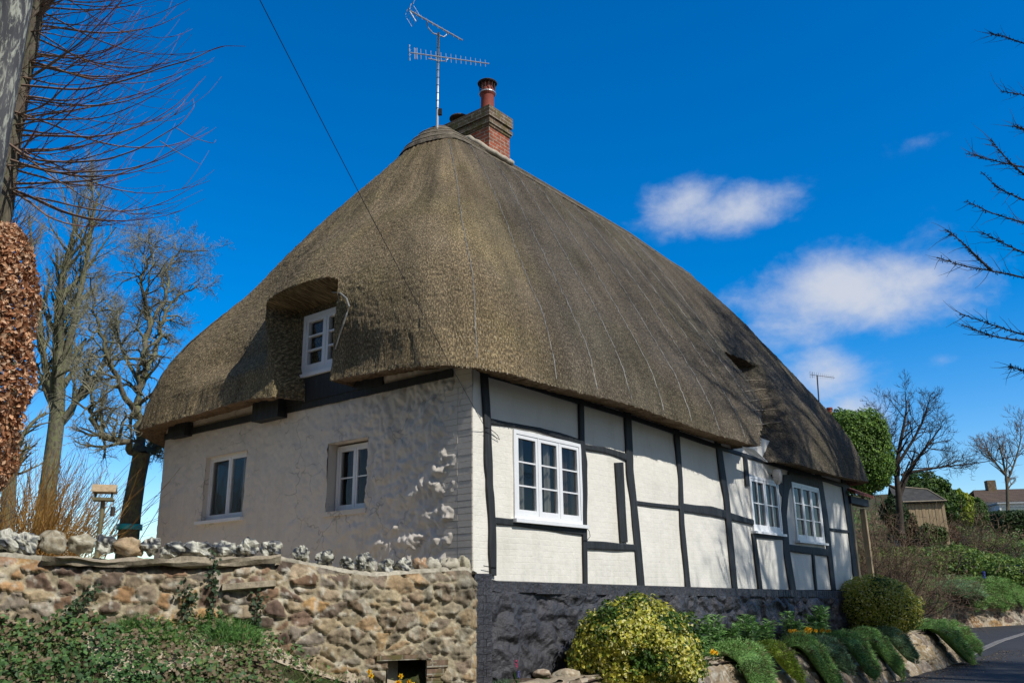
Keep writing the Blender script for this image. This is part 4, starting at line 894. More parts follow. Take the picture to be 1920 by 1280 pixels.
def euon(y_amt,dark):
    def f(d,P_,r):
        n=len(d); k=fbm(d[:,0]*2.,d[:,1]*2.,d[:,2]*2.,3,int(y_amt*100))+.9*r.normal(size=n)*.42
        yel=palette(n,r,[(.55,.50,.06),(.68,.62,.12),(.42,.44,.05),(.80,.76,.34),(.32,.38,.05)]); gr=palette(n,r,[(.05,.12,.015),(.08,.16,.02),(.035,.08,.012)])
        m_=(k>(.05-y_amt+.55*np.clip(d[:,2]-.35,0,1)))[:,None]; return np.where(m_,yel,gr)*dark
    return f
def standing(p): return np.array([p[0],p[1],float(ground_z(p[0],p[1]))])
def tnw(t,n,z): p=W(t,-n,0); return np.array([p[0],p[1],z])
mound('euonymus_bush',tnw(1.92,.92,-.70),(.76,.76,.74),24000,.050,.6,None,201,.17,depth=.30,colfn=euon(.26,.95),label='clipped yellow variegated euonymus ball in full sun by the near end of the black plinth',cat='bush')
mound('euonymus_bush',tnw(12.75,.5,-.28),(.92,.92,.70),20000,.05,.55,None,202,.07,depth=.2,colfn=euon(.62,1.),label='darker green and gold euonymus mound at the far corner of the cottage',cat='bush')
# ---- cushions hanging over the retaining walls
def cushion(seed,cols,L=.55,wt=.30,wb=.17,n=7500,bl=.034):
    r=np.random.default_rng(seed); s=r.random(n); a=r.random(n)*math.pi*2
    def spine(s): # y negative = outwards
        y=np.interp(s,[0,.3,.45,1],[.32,.0,-.12,-.12-.30*L/.6]); z=np.interp(s,[0,.3,.45,1],[.0,.04,-.04,-L]); return y,z
    wob=.05*np.sin(s*6+seed)+.03*r.normal(size=n)*s
    y,z=spine(s); y2,z2=spine(np.minimum(s+.02,1)); ty,tz_=y2-y,z2-z; l=np.hypot(ty,tz_)+1e-9; ny,nz=tz_/l,-ty/l; f=np.sign(nz+1e-9); 
    ny,nz=-abs(ny),np.where(ny<0,nz,-nz)
    nz=np.where(s<.35,np.abs(nz),nz); 
    w=np.interp(s,[0,.15,.5,.9,1],[wt*.8,wt,wt*.9,wb,.03]); h=np.interp(s,[0,.1,.5,.9,1],[.06,.12,.14,.10,.03])
    k=1+.32*fbm(s*6,np.cos(a)*2,np.sin(a)*2,3,seed)
    x=np.cos(a)*w*k+wob; o=np.abs(np.sin(a))*h*k
    fr=1+.30*fbm(x*9+seed,x*0,0,3,seed+4)*s; P_=np.stack([x,(y+ny*o),(z+nz*o)*np.where(z<0,fr,1)],-1); tuft=r.random(n)<.12; D=np.stack([np.cos(a)*.7,ny*.9-.1,nz*.8+.1],-1)+r.normal(size=(n,3))*.45
    cc_=palette(n,r,cols,.45); br_=(fbm(x*14,s*9,a,3,seed+5)>.42)[:,None]; cc_=np.where(br_,palette(n,r,[(.20,.16,.08),(.12,.15,.05)]),cc_)
    m=MB(); m.add(*blades(P_,D,bl*(.5+1.*r.random(n))*np.where(tuft,2.1,1.),.007,cc_,r,.25))
    ss=np.linspace(0,1,20); y,z=spine(ss); w_=np.interp(ss,[0,.15,.5,.9,1],[wt*.7,wt*.9,wt*.8,wb*.9,.01])
    th=np.linspace(0,2*math.pi,13); hh=np.interp(ss,[0,.1,.5,.9,1],[.02,.07,.08,.05,.0])
    G=np.stack([np.cos(th)[None]*w_[:,None]+.05*np.sin(ss*6+seed)[:,None],y[:,None]-hh[:,None]*np.sin(th)[None]*.8,z[:,None]+hh[:,None]*np.sin(th)[None]*.5+.0*th[None]],-1)
    m.grid(G,np.broadcast_to(np.array(cols[0])*.9,G.shape)); return m
GC=[[(.16,.31,.08),(.23,.42,.12),(.32,.50,.17)],[(.18,.30,.14),(.25,.39,.20),(.34,.47,.27)],[(.30,.42,.05),(.42,.52,.09),(.22,.34,.06)]]
protos=[cushion(301,GC[0]),cushion(302,GC[1],.5,.24,.13),cushion(303,GC[2],.42,.16,.10),cushion(304,GC[0],.6,.3,.14)]
first={}
def put_cushion(k,loc,rz,sx,sz,label,group=None):
    if k not in first:
        e=empty('trailing_cushion',(0,0,0)); protos[k].build('foliage',MAT['leaf'],e); first[k]=e
    else: e=copy_tree(first[k])
    e.location=tuple(loc); e.rotation_euler=(0,0,rz+random.uniform(-.22,.22)); sz*=random.uniform(.85,1.05); e.scale=(sx*1.08,max(sx,.8*sz) if sz<1.3 else sz,sz); tag(e,label,'cushion plant',group); return e
G1='cushion plants spilling over the near retaining wall'; G2='cushion plants on the far retaining wall'
CU=[(4.75,0,1.25,1.25,'broad grey green cushion plant spilling over the wall just right of the near bush'),(5.95,2,1.1,1.,'narrow yellow green cushion plant, the smallest hanging on the near wall'),
 (7.3,3,1.1,1.25,'long green cushion plant below the left end of the daffodils'),(8.05,1,1.2,.95,'short rounded cushion plant below the middle of the daffodils'),
 (9.3,0,1.25,1.2,'deep green cushion plant right of the daffodils, above plain sandstone'),(10.7,3,1.2,1.25,'long dark cushion plant hanging left of the far bush'),(11.9,1,1.3,1.1,'shaded cushion plant directly beneath the far bush'),
 (15.6,3,1.7,1.3,'wide green cushion plant right of the far bush'),(17.0,0,1.6,1.05,'cushion plant nearest the rounded end of the near wall')]
for t,k,sx,sz,lb in CU: put_cushion(k,W(t,-.92,-.83),RZ,sx,sz,lb,G1)
CU2=[(1700,1110,1,2.6,1.7,'bluish cushion plant half hidden behind the far bush'),(1725,1098,3,2.8,1.6,'tall green cushion plant at the left end of the far wall'),(1757,1093,1,1.9,.9,'small short cushion plant high on the far wall'),(1790,1098,1,3.,1.4,'grey green cushion plant in the middle of the far wall'),
 (1822,1096,0,3.2,2.0,'large bright green cushion plant, longest on the far wall'),(1857,1098,0,2.4,1.8,'bright yellowish green cushion plant between two larger ones on the far wall'),(1888,1100,3,3.0,1.6,'dark green cushion plant at the right end of the far wall')]
for x,y,k,sx,sz,lb in CU2:
    q=ray(x,y); n3=np.array([SN_[0],SN_[1],0]); a3=np.array([SWA[0],SWA[1],0])+n3*.1; p=q*(a3.dot(n3)/q.dot(n3)); put_cushion(k,(p[0],p[1],.30),math.atan2(SD_[1],SD_[0]),sx,sz,lb,G2)
# flower pots fixed to the far wall
for (x,y,lb) in ((1750,1116,'small black pot fixed to the far wall beside the short cushion plant'),(1812,1122,'black pot on the far wall below the grey green cushion plant')):
    q=ray(x,y); n3=np.array([SN_[0],SN_[1],0]); a3=np.array([SWA[0],SWA[1],0])+n3*.75; p=q*(a3.dot(n3)/q.dot(n3)); e=empty('wall_pot',p,0,label=lb,cat='pot',group='black pots on the far wall')
    m=MB(); m.tube([(0,0,-.22),(0,0,-.2),(0,0,.12),(0,0,.13),(0,0,.19)],[.08,.10,.14,.17,.17],12); m.build('pot',MAT['black_plastic'],e); m=MB(); m.tube([(0,0,-.05),(0,.25,-.02)],.03,6); m.build('bracket',MAT['rust'],e)
# ---- leafy perennials in the bed
def perennial(seed,h=.42,ns=11,spread=.17,cols=((.12,.27,.06),(.19,.37,.09),(.29,.46,.17))):
    r=np.random.default_rng(seed); st=MB(); lf=MB()
    for k in range(ns):
        a=r.random()*6.28; q=r.random()**.5*spread; b=np.array([math.cos(a)*q*.5,math.sin(a)*q*.5,0]); hh=h*(.65+.4*r.random())
        tp_=np.array([math.cos(a)*q,math.sin(a)*q,hh]); s=np.linspace(0,1,6)[:,None]; P_=b*(1-s)+tp_*s; st.tube(P_,.004,4)
        n=46; u=.15+.85*r.random(n)**.7; C=b*(1-u[:,None])+tp_*u[:,None]; an=r.random(n)*6.28; D=np.stack([np.cos(an),np.sin(an),.15+.9*(u-.3)],-1)
        lf.add(*blades(C,D,(.06+.06*r.random(n)),.024,palette(n,r,cols,.3),r,.35))
    return st,lf
pp0=[]
for k,(h,ns,sp) in enumerate(((.44,15,.2),(.36,12,.17),(.5,14,.18))):
    st,lf=perennial(400+k,h,ns,sp); e=empty('leafy_perennial',(0,0,0)); st.build('stem',MAT['leaf'],e); lf.build('leaves',MAT['leaf'],e); pp0.append(e)
PL_=[(1285,1195,0,'leafy green perennial touching the right side of the near bush'),(1312,1195,1,'low leafy perennial second from the near bush'),(1340,1190,2,'bushy perennial with pale leaf tips third from the near bush'),(1372,1188,0,'pale tipped leafy perennial in the middle of the row below the plinth'),
 (1398,1182,2,'tallest sunlit perennial in the middle of the row'),(1425,1180,0,'leafy perennial at the right end of the sunlit clump'),(1475,1172,2,'dark leafy perennial just behind the orange daffodils'),(1500,1165,1,'short shaded perennial behind the daffodils'),(1535,1163,2,'shaded tall perennial left of the far bush')]
used=set()
for x,y,k,lb in PL_:
    p=onR(x,y,.38); e=pp0[k] if k not in used else copy_tree(pp0[k]); used.add(k)
    q=W(p[0],-.38+random.uniform(-.08,.08),-.88); e.location=tuple(q); e.rotation_euler=(0,0,random.random()*6); s=random.uniform(1.,1.28); e.scale=(s,s,s); tag(e,lb,'perennial','leafy perennials in the bed below the plinth')
# ---- flowers
def daffs(loc,n,spread,h,col,label,seed,head=.038,group='clumps of daffodils',nl=None):
    r=np.random.default_rng(seed); e=empty('daffodil_clump',loc,0,label=label,cat='daffodils',group=group); m=MB(); nl=nl or n*5
    a=r.random(nl)*6.28; q=np.sqrt(r.random(nl))*spread; C=np.stack([np.cos(a)*q,np.sin(a)*q,0*a],-1); m.add(*blades(C,np.stack([np.cos(a)*.25,np.sin(a)*.25,1+0*a],-1)+r.normal(size=(nl,3))*.12,h*(.7+.4*r.random(nl)),.010,palette(nl,r,[(.05,.12,.03),(.08,.17,.05)]),r,.1)); m.build('leaves',MAT['leaf'],e)
    for k in range(n):
        a=r.random()*6.28; q=math.sqrt(r.random())*spread; b=np.array([math.cos(a)*q,math.sin(a)*q,0]); tp_=b*1.1+np.array([0,0,h*(.85+.3*r.random())]); fm=MB()
        f=np.array([r.normal()*.5,-1,.25]); f/=np.linalg.norm(f); x=np.cross(f,[0,0,1.]); x/=np.linalg.norm(x); y=np.cross(x,f)
        for j in range(6):
            an=j*math.pi/3; d=x*math.cos(an)+y*math.sin(an); s_=x*-math.sin(an)+y*math.cos(an); c=tp_
            fm.add([c,c+d*head*.6+s_*head*.3,c+d*head,c+d*head*.6-s_*head*.3],[np.array([[0,1,2,3]])],np.array(col))
        fm.tube([tp_,tp_+f*head*.5,tp_+f*head*.7],[head*.25,head*.3,head*.42],7,np.array(col)*np.array([1,.7,.4]),cap=False)
        fm.tube([b,(b+tp_)/2,tp_],.003,4,(.07,.14,.04)); fm.build('flower',MAT['petal'],e)
    return e
Y_F=(.85,.55,.02)
for (x0,k) in ((1485,0),(1505,1),(1530,2)):
    p=onR(x0,1180,.6); daffs(W(p[0],-.62,-.86),9,.22,.26,(.85,.50,.02),['golden daffodils at the left of the clump in the bed','dense golden daffodils in the middle of the bed','golden daffodils at the right of the clump near the far bush'][k],500+k)
p=onR(1325,1235,.75); daffs(W(p[0],-.78,-.84),4,.12,.10,Y_F,'low yellow flowers on the wall top right of the near bush',510)
for (x,y,k,lb) in ((700,1285,2,'two yellow daffodils at the foot of the rubble wall left of the recess'),(745,1290,3,'daffodils standing in front of the recess in the rubble wall'),(775,1285,2,'daffodil with a bent stem at the right of the recess')):
    a,z=onW(x,y,.25); q=WA+WD*a+WN*.25; daffs((q[0],q[1],float(ground_z(*q))),k,.06,.30,Y_F,lb,520+x,.03,nl=9)
# blue-green ground cover, hyacinth and rocks by the corner
def lawnpatch(name,cx,cy,rx,ry,n,L,cols,seed,label=None,cat=None,kind=None,up=1.,w=.006,bend=.3,group=None,zoff=0):
    r=np.random.default_rng(seed); a=r.random(n)*6.28; q=np.sqrt(r.random(n)); X=cx+np.cos(a)*q*rx; Y=cy+np.sin(a)*q*ry; Z=ground_z(X,Y)+zoff+.0
    z0=float(ground_z(cx,cy)); e=empty(name,(cx,cy,z0),0,label=label,cat=cat,kind=kind,group=group); D=np.stack([r.normal(size=n)*.5,r.normal(size=n)*.5,up+0*a],-1)
    m=MB(); k=(.55+.6*np.sqrt(np.clip(1-q*q,0,1)))
    m.add(*blades(np.stack([X-cx,Y-cy,Z-z0],-1),D,L*(.5+.7*r.random(n))*k,w,palette(n,r,cols,.3),r,bend)); m.build('blades' ,MAT['leaf'],e); return e
BG=[(.10,.17,.10),(.16,.24,.15),(.08,.14,.07)]
for i,(x,y,rx,lb) in enumerate(((878,1272,.22,'blue green mat plant at the foot of the cottage corner'),(945,1272,.26,'blue green mat plant beside the pink hyacinth'),(1005,1275,.2,'small mat plant left of the rocks'))):
    q=onz(x,y,-.84); lawnpatch('mat_plant',q[0],q[1],rx,rx*.8,2600,.085,BG,530+i,lb,'mat plant',group='mat plants at the cottage corner')
def hyacinth(loc,col,lb,s,hs=1.):
    e=empty('hyacinth',loc,0,label=lb,cat='flower'); r=np.random.default_rng(s); m=MB(); n=60; u=r.random(n); a=r.random(n)*6.28; C=np.stack([np.cos(a)*.018,np.sin(a)*.018,.11+.09*u],-1)*hs
    m.add(*leaves(C,np.stack([np.cos(a),np.sin(a),.3+0*a],-1),.018*hs,.8,palette(n,r,[col],.4),r)); m.build('flower_spike',MAT['petal'],e)
    m=MB(); m.tube([(0,0,0),(0,0,.2*hs)],.005*hs,5,(.07,.14,.05)); a=r.random(7)*6.28; m.add(*blades(np.zeros((7,3)),np.stack([np.cos(a)*.4,np.sin(a)*.4,1+0*a],-1),.15*hs,.014,(.06,.14,.04),r)); m.build('leaves',MAT['leaf'],e)
q=onz(967,1262,-.80); hyacinth((q[0],q[1],-.86),(.50,.03,.12),'small pink hyacinth in front of the black plinth corner',540); q=onz(972,1275,-.82); hyacinth((q[0],q[1],-.88),(.12,.12,.35),'small blue hyacinth below the pink one',541,.8)
q=onR(1827,1084,0); q=at(1846,1083,36.5); hyacinth((q[0],q[1],.22),(.05,.06,.32),'blue hyacinth on top of the far retaining wall',542,3.)
for i,(x,y,rx,rz_,col) in enumerate(((1015,1262,.10,.05,(.30,.23,.17)),(1060,1268,.16,.08,(.36,.29,.20)),(1395,1203,.16,.09,(.42,.28,.14)),(1425,1202,.14,.07,(.34,.26,.20)),(1448,1200,.12,.07,(.38,.33,.26)))):
    if x<1200: q=onz(x,y,-.83)
    else: p=onR(x,y,.7); q=W(p[0],-.72,-.83)
    e=empty('garden_rock',(q[0],q[1],-.86),0,label=['small dull rock beside the mat plants at the cottage corner','pale rock at the left foot of the near bush','yellowish rock on the wall top between two cushion plants','reddish grey rock beside the yellowish one on the wall top','small pale rock nearest the daffodils on the wall top'][i],cat='rock',group='rocks along the edge of the bed')
    lump(0,0,.03,rx,rx*.7,rz_,170+i,col,.3).build('boulder',MAT['stone'],e,smooth=True)
# soil of the flower bed
A_=np.arange(-.6,18.,.12); n_=np.linspace(.02,.92,12); AA,NN=np.meshgrid(A_,n_,indexing='ij'); q=W(0,0,0)
P_=K[None,None]+T*AA[...,None]-S*NN[...,None]; P_[...,2]=-.875+.02*fbm(AA*4,NN*4,0,4,75)+.0; m=MB(); m.grid(P_); m.build('flower_bed_soil',MAT['soil'],kind='structure')
# crumbs of small flowers among the cushions
r=np.random.default_rng(9); n=420; t=r.random(n)*12+4.2; nn_=.35+.6*r.random(n); P_=K+T*t[:,None]-S*nn_[:,None]; P_[:,2]=-.86+.02
m=MB(); m.add(*blades(P_,r.normal(size=(n,3))*.4+np.array([0,0,1.]),.09*(.5+r.random(n)),.008,palette(n,r,GC[0]),r)); k=r.random(n)<.12; m.add(*leaves(P_[k]+np.array([0,0,.09]),r.normal(size=(k.sum(),3))+np.array([.5,-1,1.]),.022,.9,palette(k.sum(),r,[(.6,.6,.75),(.4,.35,.7),(.7,.7,.7)]),r))
m.build('low_bed_weeds',MAT['leaf'],kind='stuff')
# ------------------------------------------------------------------ ivy bank
r=np.random.default_rng(12)
def bankpts(n,a0,a1,d0,d1,r):
    a=a0+(a1-a0)*r.random(n); d=d0+(d1-d0)*r.random(n); X=WA[0]+WD[0]*a+WN[0]*d; Y=WA[1]+WD[1]*a+WN[1]*d; return a,d,X,Y
n=52000; a,d,X,Y=bankpts(n,.55,9,.02,3.2,r); den=fbm(X*1.6,Y*1.6,0,3,77); k=r.random(n)<np.clip(.62+.7*den+.25*(a>3),.1,1); X,Y,a,d=X[k],Y[k],a[k],d[k]; n=len(X)
Z=ground_z(X,Y)+.02+.13*r.random(n)*(1+.8*fbm(X*3,Y*3,0,2,78)); nm=np.array([WN[0]*.7,WN[1]*.7,.8])+r.normal(size=(n,3))*.45
cg=palette(n,r,[(.05,.12,.03),(.08,.17,.045),(.11,.21,.065),(.06,.13,.045)]); cb=palette(n,r,[(.20,.15,.09),(.24,.18,.11),(.15,.20,.06)])
k2=(r.random(n)<np.clip(.25+.5*fbm(X*2.2,Y*2.2,4,3,79)+.3*(a<3.2),.04,.8))[:,None]
m=MB(); m.add(*leaves(np.stack([X,Y,Z],-1),nm,.026+.034*r.random(n),.85,np.where(k2,cb,cg),r,.3)); m.build('ivy',MAT['leaf'],kind='stuff')
n=24000; a,d,X,Y=bankpts(n,.3,9,.0,3.2,r); m=MB(); Z=ground_z(X,Y); D=r.normal(size=(n,3))*.7+np.array([WN[0]*.3,WN[1]*.3,.8]); m.add(*blades(np.stack([X,Y,Z],-1),D,.10+.16*r.random(n),.005,palette(n,r,[(.15,.26,.06),(.24,.19,.11),(.30,.24,.15),(.11,.22,.05),(.14,.23,.06)]),r,.5)); m.build('rough_grass',MAT['leaf'],kind='stuff')
def onbank(px,py): # point on bank near wall foot
    a,z=onW(px,py,.12); q=WA+WD*a+WN*.12; return q
for x,y,lb in ((285,1178,'tuft of bright green grass against the rubble wall, left of the other tuft'),(425,1183,'tuft of blue green grass at the wall foot below the ledge stone')):
    q=onbank(x,y); lawnpatch('grass_tuft',q[0],q[1],.34,.14,1500,.32,[(.13,.28,.06),(.18,.35,.09),(.11,.24,.08)],550+x,lb,'grass tuft',up=1.1,w=.006,bend=.5,group='grass tufts at the foot of the rubble wall')
# ivy strands climbing the wall
for i,(pts,lb) in enumerate((([(395,1185),(402,1130),(398,1090),(404,1040)],'ivy strand climbing to the top of the rubble wall'),([(185,1100),(150,1130),(120,1160)],'thin ivy strand on the left of the rubble wall'),([(480,1190),(478,1150),(482,1110)],'short ivy strand below the ledge stone'),([(340,1160),(360,1120),(345,1100)],'sparse ivy strand near the grass tufts'))):
    P_=[]
    for p in pts: a,z=onW(*p,.06); q=WA+WD*a+WN*.07; P_.append((q[0],q[1],z))
    P_=np.array(P_); s=np.linspace(0,len(P_)-1,30); P_=np.stack([np.interp(s,range(len(P_)),P_[:,k]) for k in range(3)],-1); b=P_[0].copy()
    e=empty('ivy_strand',b,0,label=lb,cat='ivy',group='ivy strands on the rubble wall'); m=MB(); m.tube(P_-b,.004,4); m.build('stem',MAT['bark'],e)
    n=80; C=(P_-b)[r.integers(0,30,n)]+r.normal(size=(n,3))*np.array([.035,.015,.04]); m=MB(); m.add(*leaves(C,np.array([WN[0],WN[1],.3])+r.normal(size=(n,3))*.4,.03+.02*r.random(n),.85,palette(n,r,[(.03,.06,.025),(.05,.09,.035)]),r)); m.build('leaves',MAT['leaf'],e)
# ------------------------------------------------------------------ branching
class Tree:
    def __init__(s,seed,thr=.02,rmin=.0018): s.rmin=rmin; s.a=MB(); s.b=MB(); s.r=np.random.default_rng(seed); s.thr=thr; s.tips=[]
    def add(s,P_,R_,sides=None,col=None):
        big=R_[0]>s.thr; (s.a if big else s.b).tube(P_,R_,(sides or (8 if R_[0]>.06 else 6)) if big else 3,col,cap=big)
    def grow(s,p,d,L,r0,lev,up=.15,wander=.25,nch=(5,4,4),ang=(.5,1.1),ratio=(.4,.65),seg=7,endr=.25,bias=None,start=.25):
        r=s.r; P_=[np.array(p,float)]; d=np.array(d,float); d/=np.linalg.norm(d)
        for k in range(seg):
            d=d+r.normal(size=3)*wander/math.sqrt(seg)+np.array([0,0,up])/seg+(bias/seg if bias is not None else 0); d/=np.linalg.norm(d); P_.append(P_[-1]+d*L/seg)
        P_=np.array(P_); R_=np.linspace(r0,r0*endr,len(P_)); s.add(P_,R_)
        if lev>0: s.sprout(P_,R_,nch[len(nch)-lev] if lev<=len(nch) else nch[0],L,lev,up,wander,nch,ang,ratio,seg,bias,start)
        else: s.tips.append(P_[-1])
        return P_
    def sprout(s,P_,R_,n,L,lev,up,wander,nch,ang,ratio,seg,bias=None,start=.25):
        r=s.r
        for k in range(n):
            f=start+(1-start)*(k+r.random())/n; i=min(f*(len(P_)-1),len(P_)-1.001); j=int(i); w=i-j; q=P_[j]*(1-w)+P_[j+1]*w; t=P_[j+1]-P_[j]; t/=np.linalg.norm(t)+1e-9
            x=np.cross(t,r.normal(size=3)); x/=np.linalg.norm(x)+1e-9; an=ang[0]+(ang[1]-ang[0])*r.random(); d=t*math.cos(an)+x*math.sin(an)
            rr=(R_[j]*(1-w)+R_[j+1]*w); s.grow(q,d,L*(ratio[0]+(ratio[1]-ratio[0])*r.random())*(1.1-.4*f),max(rr*.55,s.rmin),lev-1,up,wander,nch,ang,ratio,max(4,seg-1),.3,bias,start)
    def build(s,name,base,ta,tb,label,cat,group=None,mats=('bark','twig')):
        e=empty(name,base,0,label=label,cat=cat,group=group)
        for b,nm,mt in ((s.a,ta,mats[0]),(s.b,tb,mats[1])):
            if b.n:
                b.v=[v-np.array(base) for v in b.v]; b.build(nm,MAT[mt],e,smooth=b is s.a)
        return e
def trace(pts,d,r,seed=0,jit=.0):
    P_=np.array([at(x,y,d+(dd[0] if dd else 0)) for x,y,*dd in pts]); s=np.linspace(0,len(P_)-1,(len(P_)-1)*5+1); 
    i=np.arange(len(P_)); Q=np.stack([np.interp(s,i,P_[:,k]) for k in range(3)],-1)
    for _ in range(2): Q[1:-1]=(Q[:-2]+Q[1:-1]*2+Q[2:])/4
    return Q,np.interp(s,i,r)
# tall lichened tree
t1_=Tree(21,.022,.0055); D1=25.
base=standing(at(78,1000,D1)); 
P_,R_=trace([(78,1010),(92,900),(108,780),(110,640),(112,540),(140,430),(150,370)],D1,[.27,.24,.22,.17,.12,.06,.02]); t1_.add(P_,R_); P_[0][2]=min(P_[0][2],base[2])
t1_.sprout(P_,R_,30,3.2,3,.75,.30,(9,8,7),(.4,.95),(.42,.7),8,None,.28)
for lp,rr in (([(110,760),(85,700),(75,600),(60,480),(55,400)],[.12,.1,.08,.05,.02]),([(111,720),(140,600),(160,500),(175,400),(190,350)],[.12,.10,.08,.05,.02]),([(109,800),(150,740),(200,680),(225,600)],[.09,.07,.05,.02])):
    P_,R_=trace(lp,D1,rr); t1_.add(P_,R_); t1_.sprout(P_,R_,18,2.6,3,.8,.3,(8,8,7),(.4,.95),(.42,.7),8,None,.2)
t1_.build('bare_tree',base,'trunk','twigs','tall bare lichen covered tree behind the orange willow stems','tree','bare trees',('bark2','twig'))
t1_=Tree(28,.022,.0055); base=standing(at(25,1000,23.)); P_,R_=trace([(12,1010),(18,900),(25,800),(20,700),(10,560)],23.,[.2,.17,.15,.10,.03]); t1_.add(P_,R_); t1_.sprout(P_,R_,18,2.2,3,.6,.3,(7,7,6),(.5,1.),(.42,.7),7,None,.2)
t1_.build('bare_tree',base,'trunk','twigs','slim bare tree behind the willow at the left edge','tree','bare trees',('bark2','twig'))
# gnarled orchard tree with the turquoise band
t2=Tree(22,.014,.003); D2=14.45; base=standing(at(240,1010,D2))
trk,R_=trace([(238,1030),(246,960),(256,900),(266,850)],D2,[.175,.155,.14,.14]); trk[0][2]=base[2]; t2.add(trk,R_,12)
LM=[([(266,852),(258,790,.2),(266,720,.3),(272,640,.4),(280,560,.5),(284,480,.5)],[.15,.12,.10,.075,.05,.02]),
 ([(264,858),(235,830,-.3),(200,822,-.6),(180,800,-.8),(168,760,-1),(175,720,-1.)],[.10,.085,.08,.07,.05,.02]),
 ([(270,850),(282,842,.3),(296,834,.8),(306,820,1.6)],[.09,.08,.06,.02]),
 ([(262,780,.2),(230,740,-.2),(200,660,-.6),(180,600,-.8),(170,520,-.9)],[.08,.07,.05,.035,.015]),
 ([(268,700,.3),(296,640,.8),(306,600,1.2),(326,560,1.7),(375,530,2.2)],[.085,.07,.055,.04,.015]),
 ([(272,640,.4),(312,560,1.2),(316,500,1.8),(330,470,2),(390,470,2.3)],[.06,.05,.04,.03,.012]),
 ([(264,740,.3),(225,640,1),(215,580,1.3),(150,580,1.6)],[.06,.045,.03,.012]),([(276,600,.4),(262,520,0),(285,470,-.2),(260,440,-.3)],[.05,.04,.025,.01])]
for lp,rr in LM:
    P_,R_=trace(lp,D2,np.array(rr)*.66); bi_=np.array([-.12,.25,.1]) if lp[-1][0]>290 else None; P_[1:-1]+=t2.r.normal(size=P_[1:-1].shape)*.03; t2.add(P_,R_); t2.sprout(P_,R_,23,1.28,3,.15,.6,(10,9,7),(.5,1.25),(.4,.68),8,bi_,.25)
e=t2.build('orchard_tree',base,'trunk','twigs','gnarled bare fruit tree with a turquoise band round its trunk','tree','bare trees',('bark2','twig_grey'))
b=at(243,987,D2); u=trk[4]-trk[3]; u/=np.linalg.norm(u); m=MB(); i=int(np.argmin(abs(trk[:,2]-b[2]))); c=trk[i]-base; uu=trk[i+1]-trk[i]; uu/=np.linalg.norm(uu); m.tube([c-uu*.045,c-uu*.04,c+uu*.04,c+uu*.045],[.192,.200,.198,.192],20); m.build('tree_band',MAT['cyan'],e,smooth=True)
# ---- leaning lime trunk with long arching shoots
t3=Tree(23,.016); D3=9.6
trk,R_=trace([(-48,1060),(-22,700),(2,420),(22,250),(55,90),(85,-40),(115,-190)],D3,[.17,.14,.12,.105,.10,.09,.08]); base=standing(trk[0]); trk[0][2]=base[2]; R_=R_*(1+.12*fbm(np.arange(len(R_))*.9,np.zeros(len(R_)),0,3,5)); t3.add(trk,R_,10)
tips=MB(); r=t3.r
for k in range(105):
    i=r.integers(int(len(trk)*.40),len(trk)-1); q=trk[i]+r.normal(size=3)*.04; dist=q[1]
    right=r.random()<.86; L=(1.2+1.5*r.random())*(1 if right else .6); d=np.array([1. if right else -.6,r.normal()*.45,r.normal()*.22-.02]); d/=np.linalg.norm(d)
    P_=[q]; m_=13; dr=r.random()*.25+.05
    for j in range(m_):
        d=d+np.array([0,0,-dr*.16 if j<4 else .085+.03*r.random()])+r.normal(size=3)*.035; d/=np.linalg.norm(d); P_.append(P_[-1]+d*L/m_)
    P_=np.array(P_); r0=.008+.013*r.random(); rad=np.linspace(r0,.0028,len(P_)); t3.b.tube(P_[:9],rad[:9],4,cap=False); tips.tube(P_[8:],rad[8:],3,cap=False)
    for c in range(r.integers(3,8)):
        j=r.integers(3,m_-1); dd=(P_[j+1]-P_[j]); dd/=np.linalg.norm(dd); dd=dd+np.array([.1,r.normal()*.35,r.normal()*.55]); dd/=np.linalg.norm(dd); l=.25+.6*r.random(); Q=[P_[j]]
        for jj in range(6): dd=dd+np.array([0,0,.09])+r.normal(size=3)*.05; dd/=np.linalg.norm(dd); Q.append(Q[-1]+dd*l/6)
        Q=np.array(Q); t3.b.tube(Q[:4],[.0045,.004,.0035,.003],3,cap=False); tips.tube(Q[3:],[.003,.0027,.0024,.002],3,cap=False)
# long lowest shoot and the one reaching furthest right
for lp in ([(10,265),(60,300),(130,305),(200,300),(260,280),(310,250),(340,232),(365,200),(362,185)],[(40,160),(150,170),(240,150),(300,128),(360,112),(400,92),(420,86),(460,87)],[(330,240),(360,258),(400,270),(405,262)],[(300,265),(340,290),(375,308)],[(20,300),(100,325),(170,322),(240,318),(300,300),(360,270)]):
    P_,R__=trace(lp,D3-.3,np.linspace(.017 if lp[0][0]<100 else .005,.0032,len(lp))); k=len(P_)*2//3; t3.b.tube(P_[:k+1],R__[:k+1],4,cap=False); tips.tube(P_[k:],R__[k:],3,cap=False)
for k in range(620):   # short burr shoots hugging the trunk
    i=r.integers(4,len(trk)-1); q=trk[i]+r.normal(size=3)*.06; d=np.array([r.normal(),r.normal()*.5,.5+r.random()]); d/=np.linalg.norm(d); l=.15+.4*r.random(); t3.b.tube([q,q+d*l*.5,q+d*l+np.array([0,0,.04])],[.005,.004,.002],3,cap=False)
e=t3.build('lime_tree',base,'trunk','shoots','leaning lime trunk with long arching red tipped shoots at the top left','tree',None,('bark','twig_red'))
tips.v=[v-base for v in tips.v]; tips.build('red_shoot_tips',MAT['twig_redtip'],e)
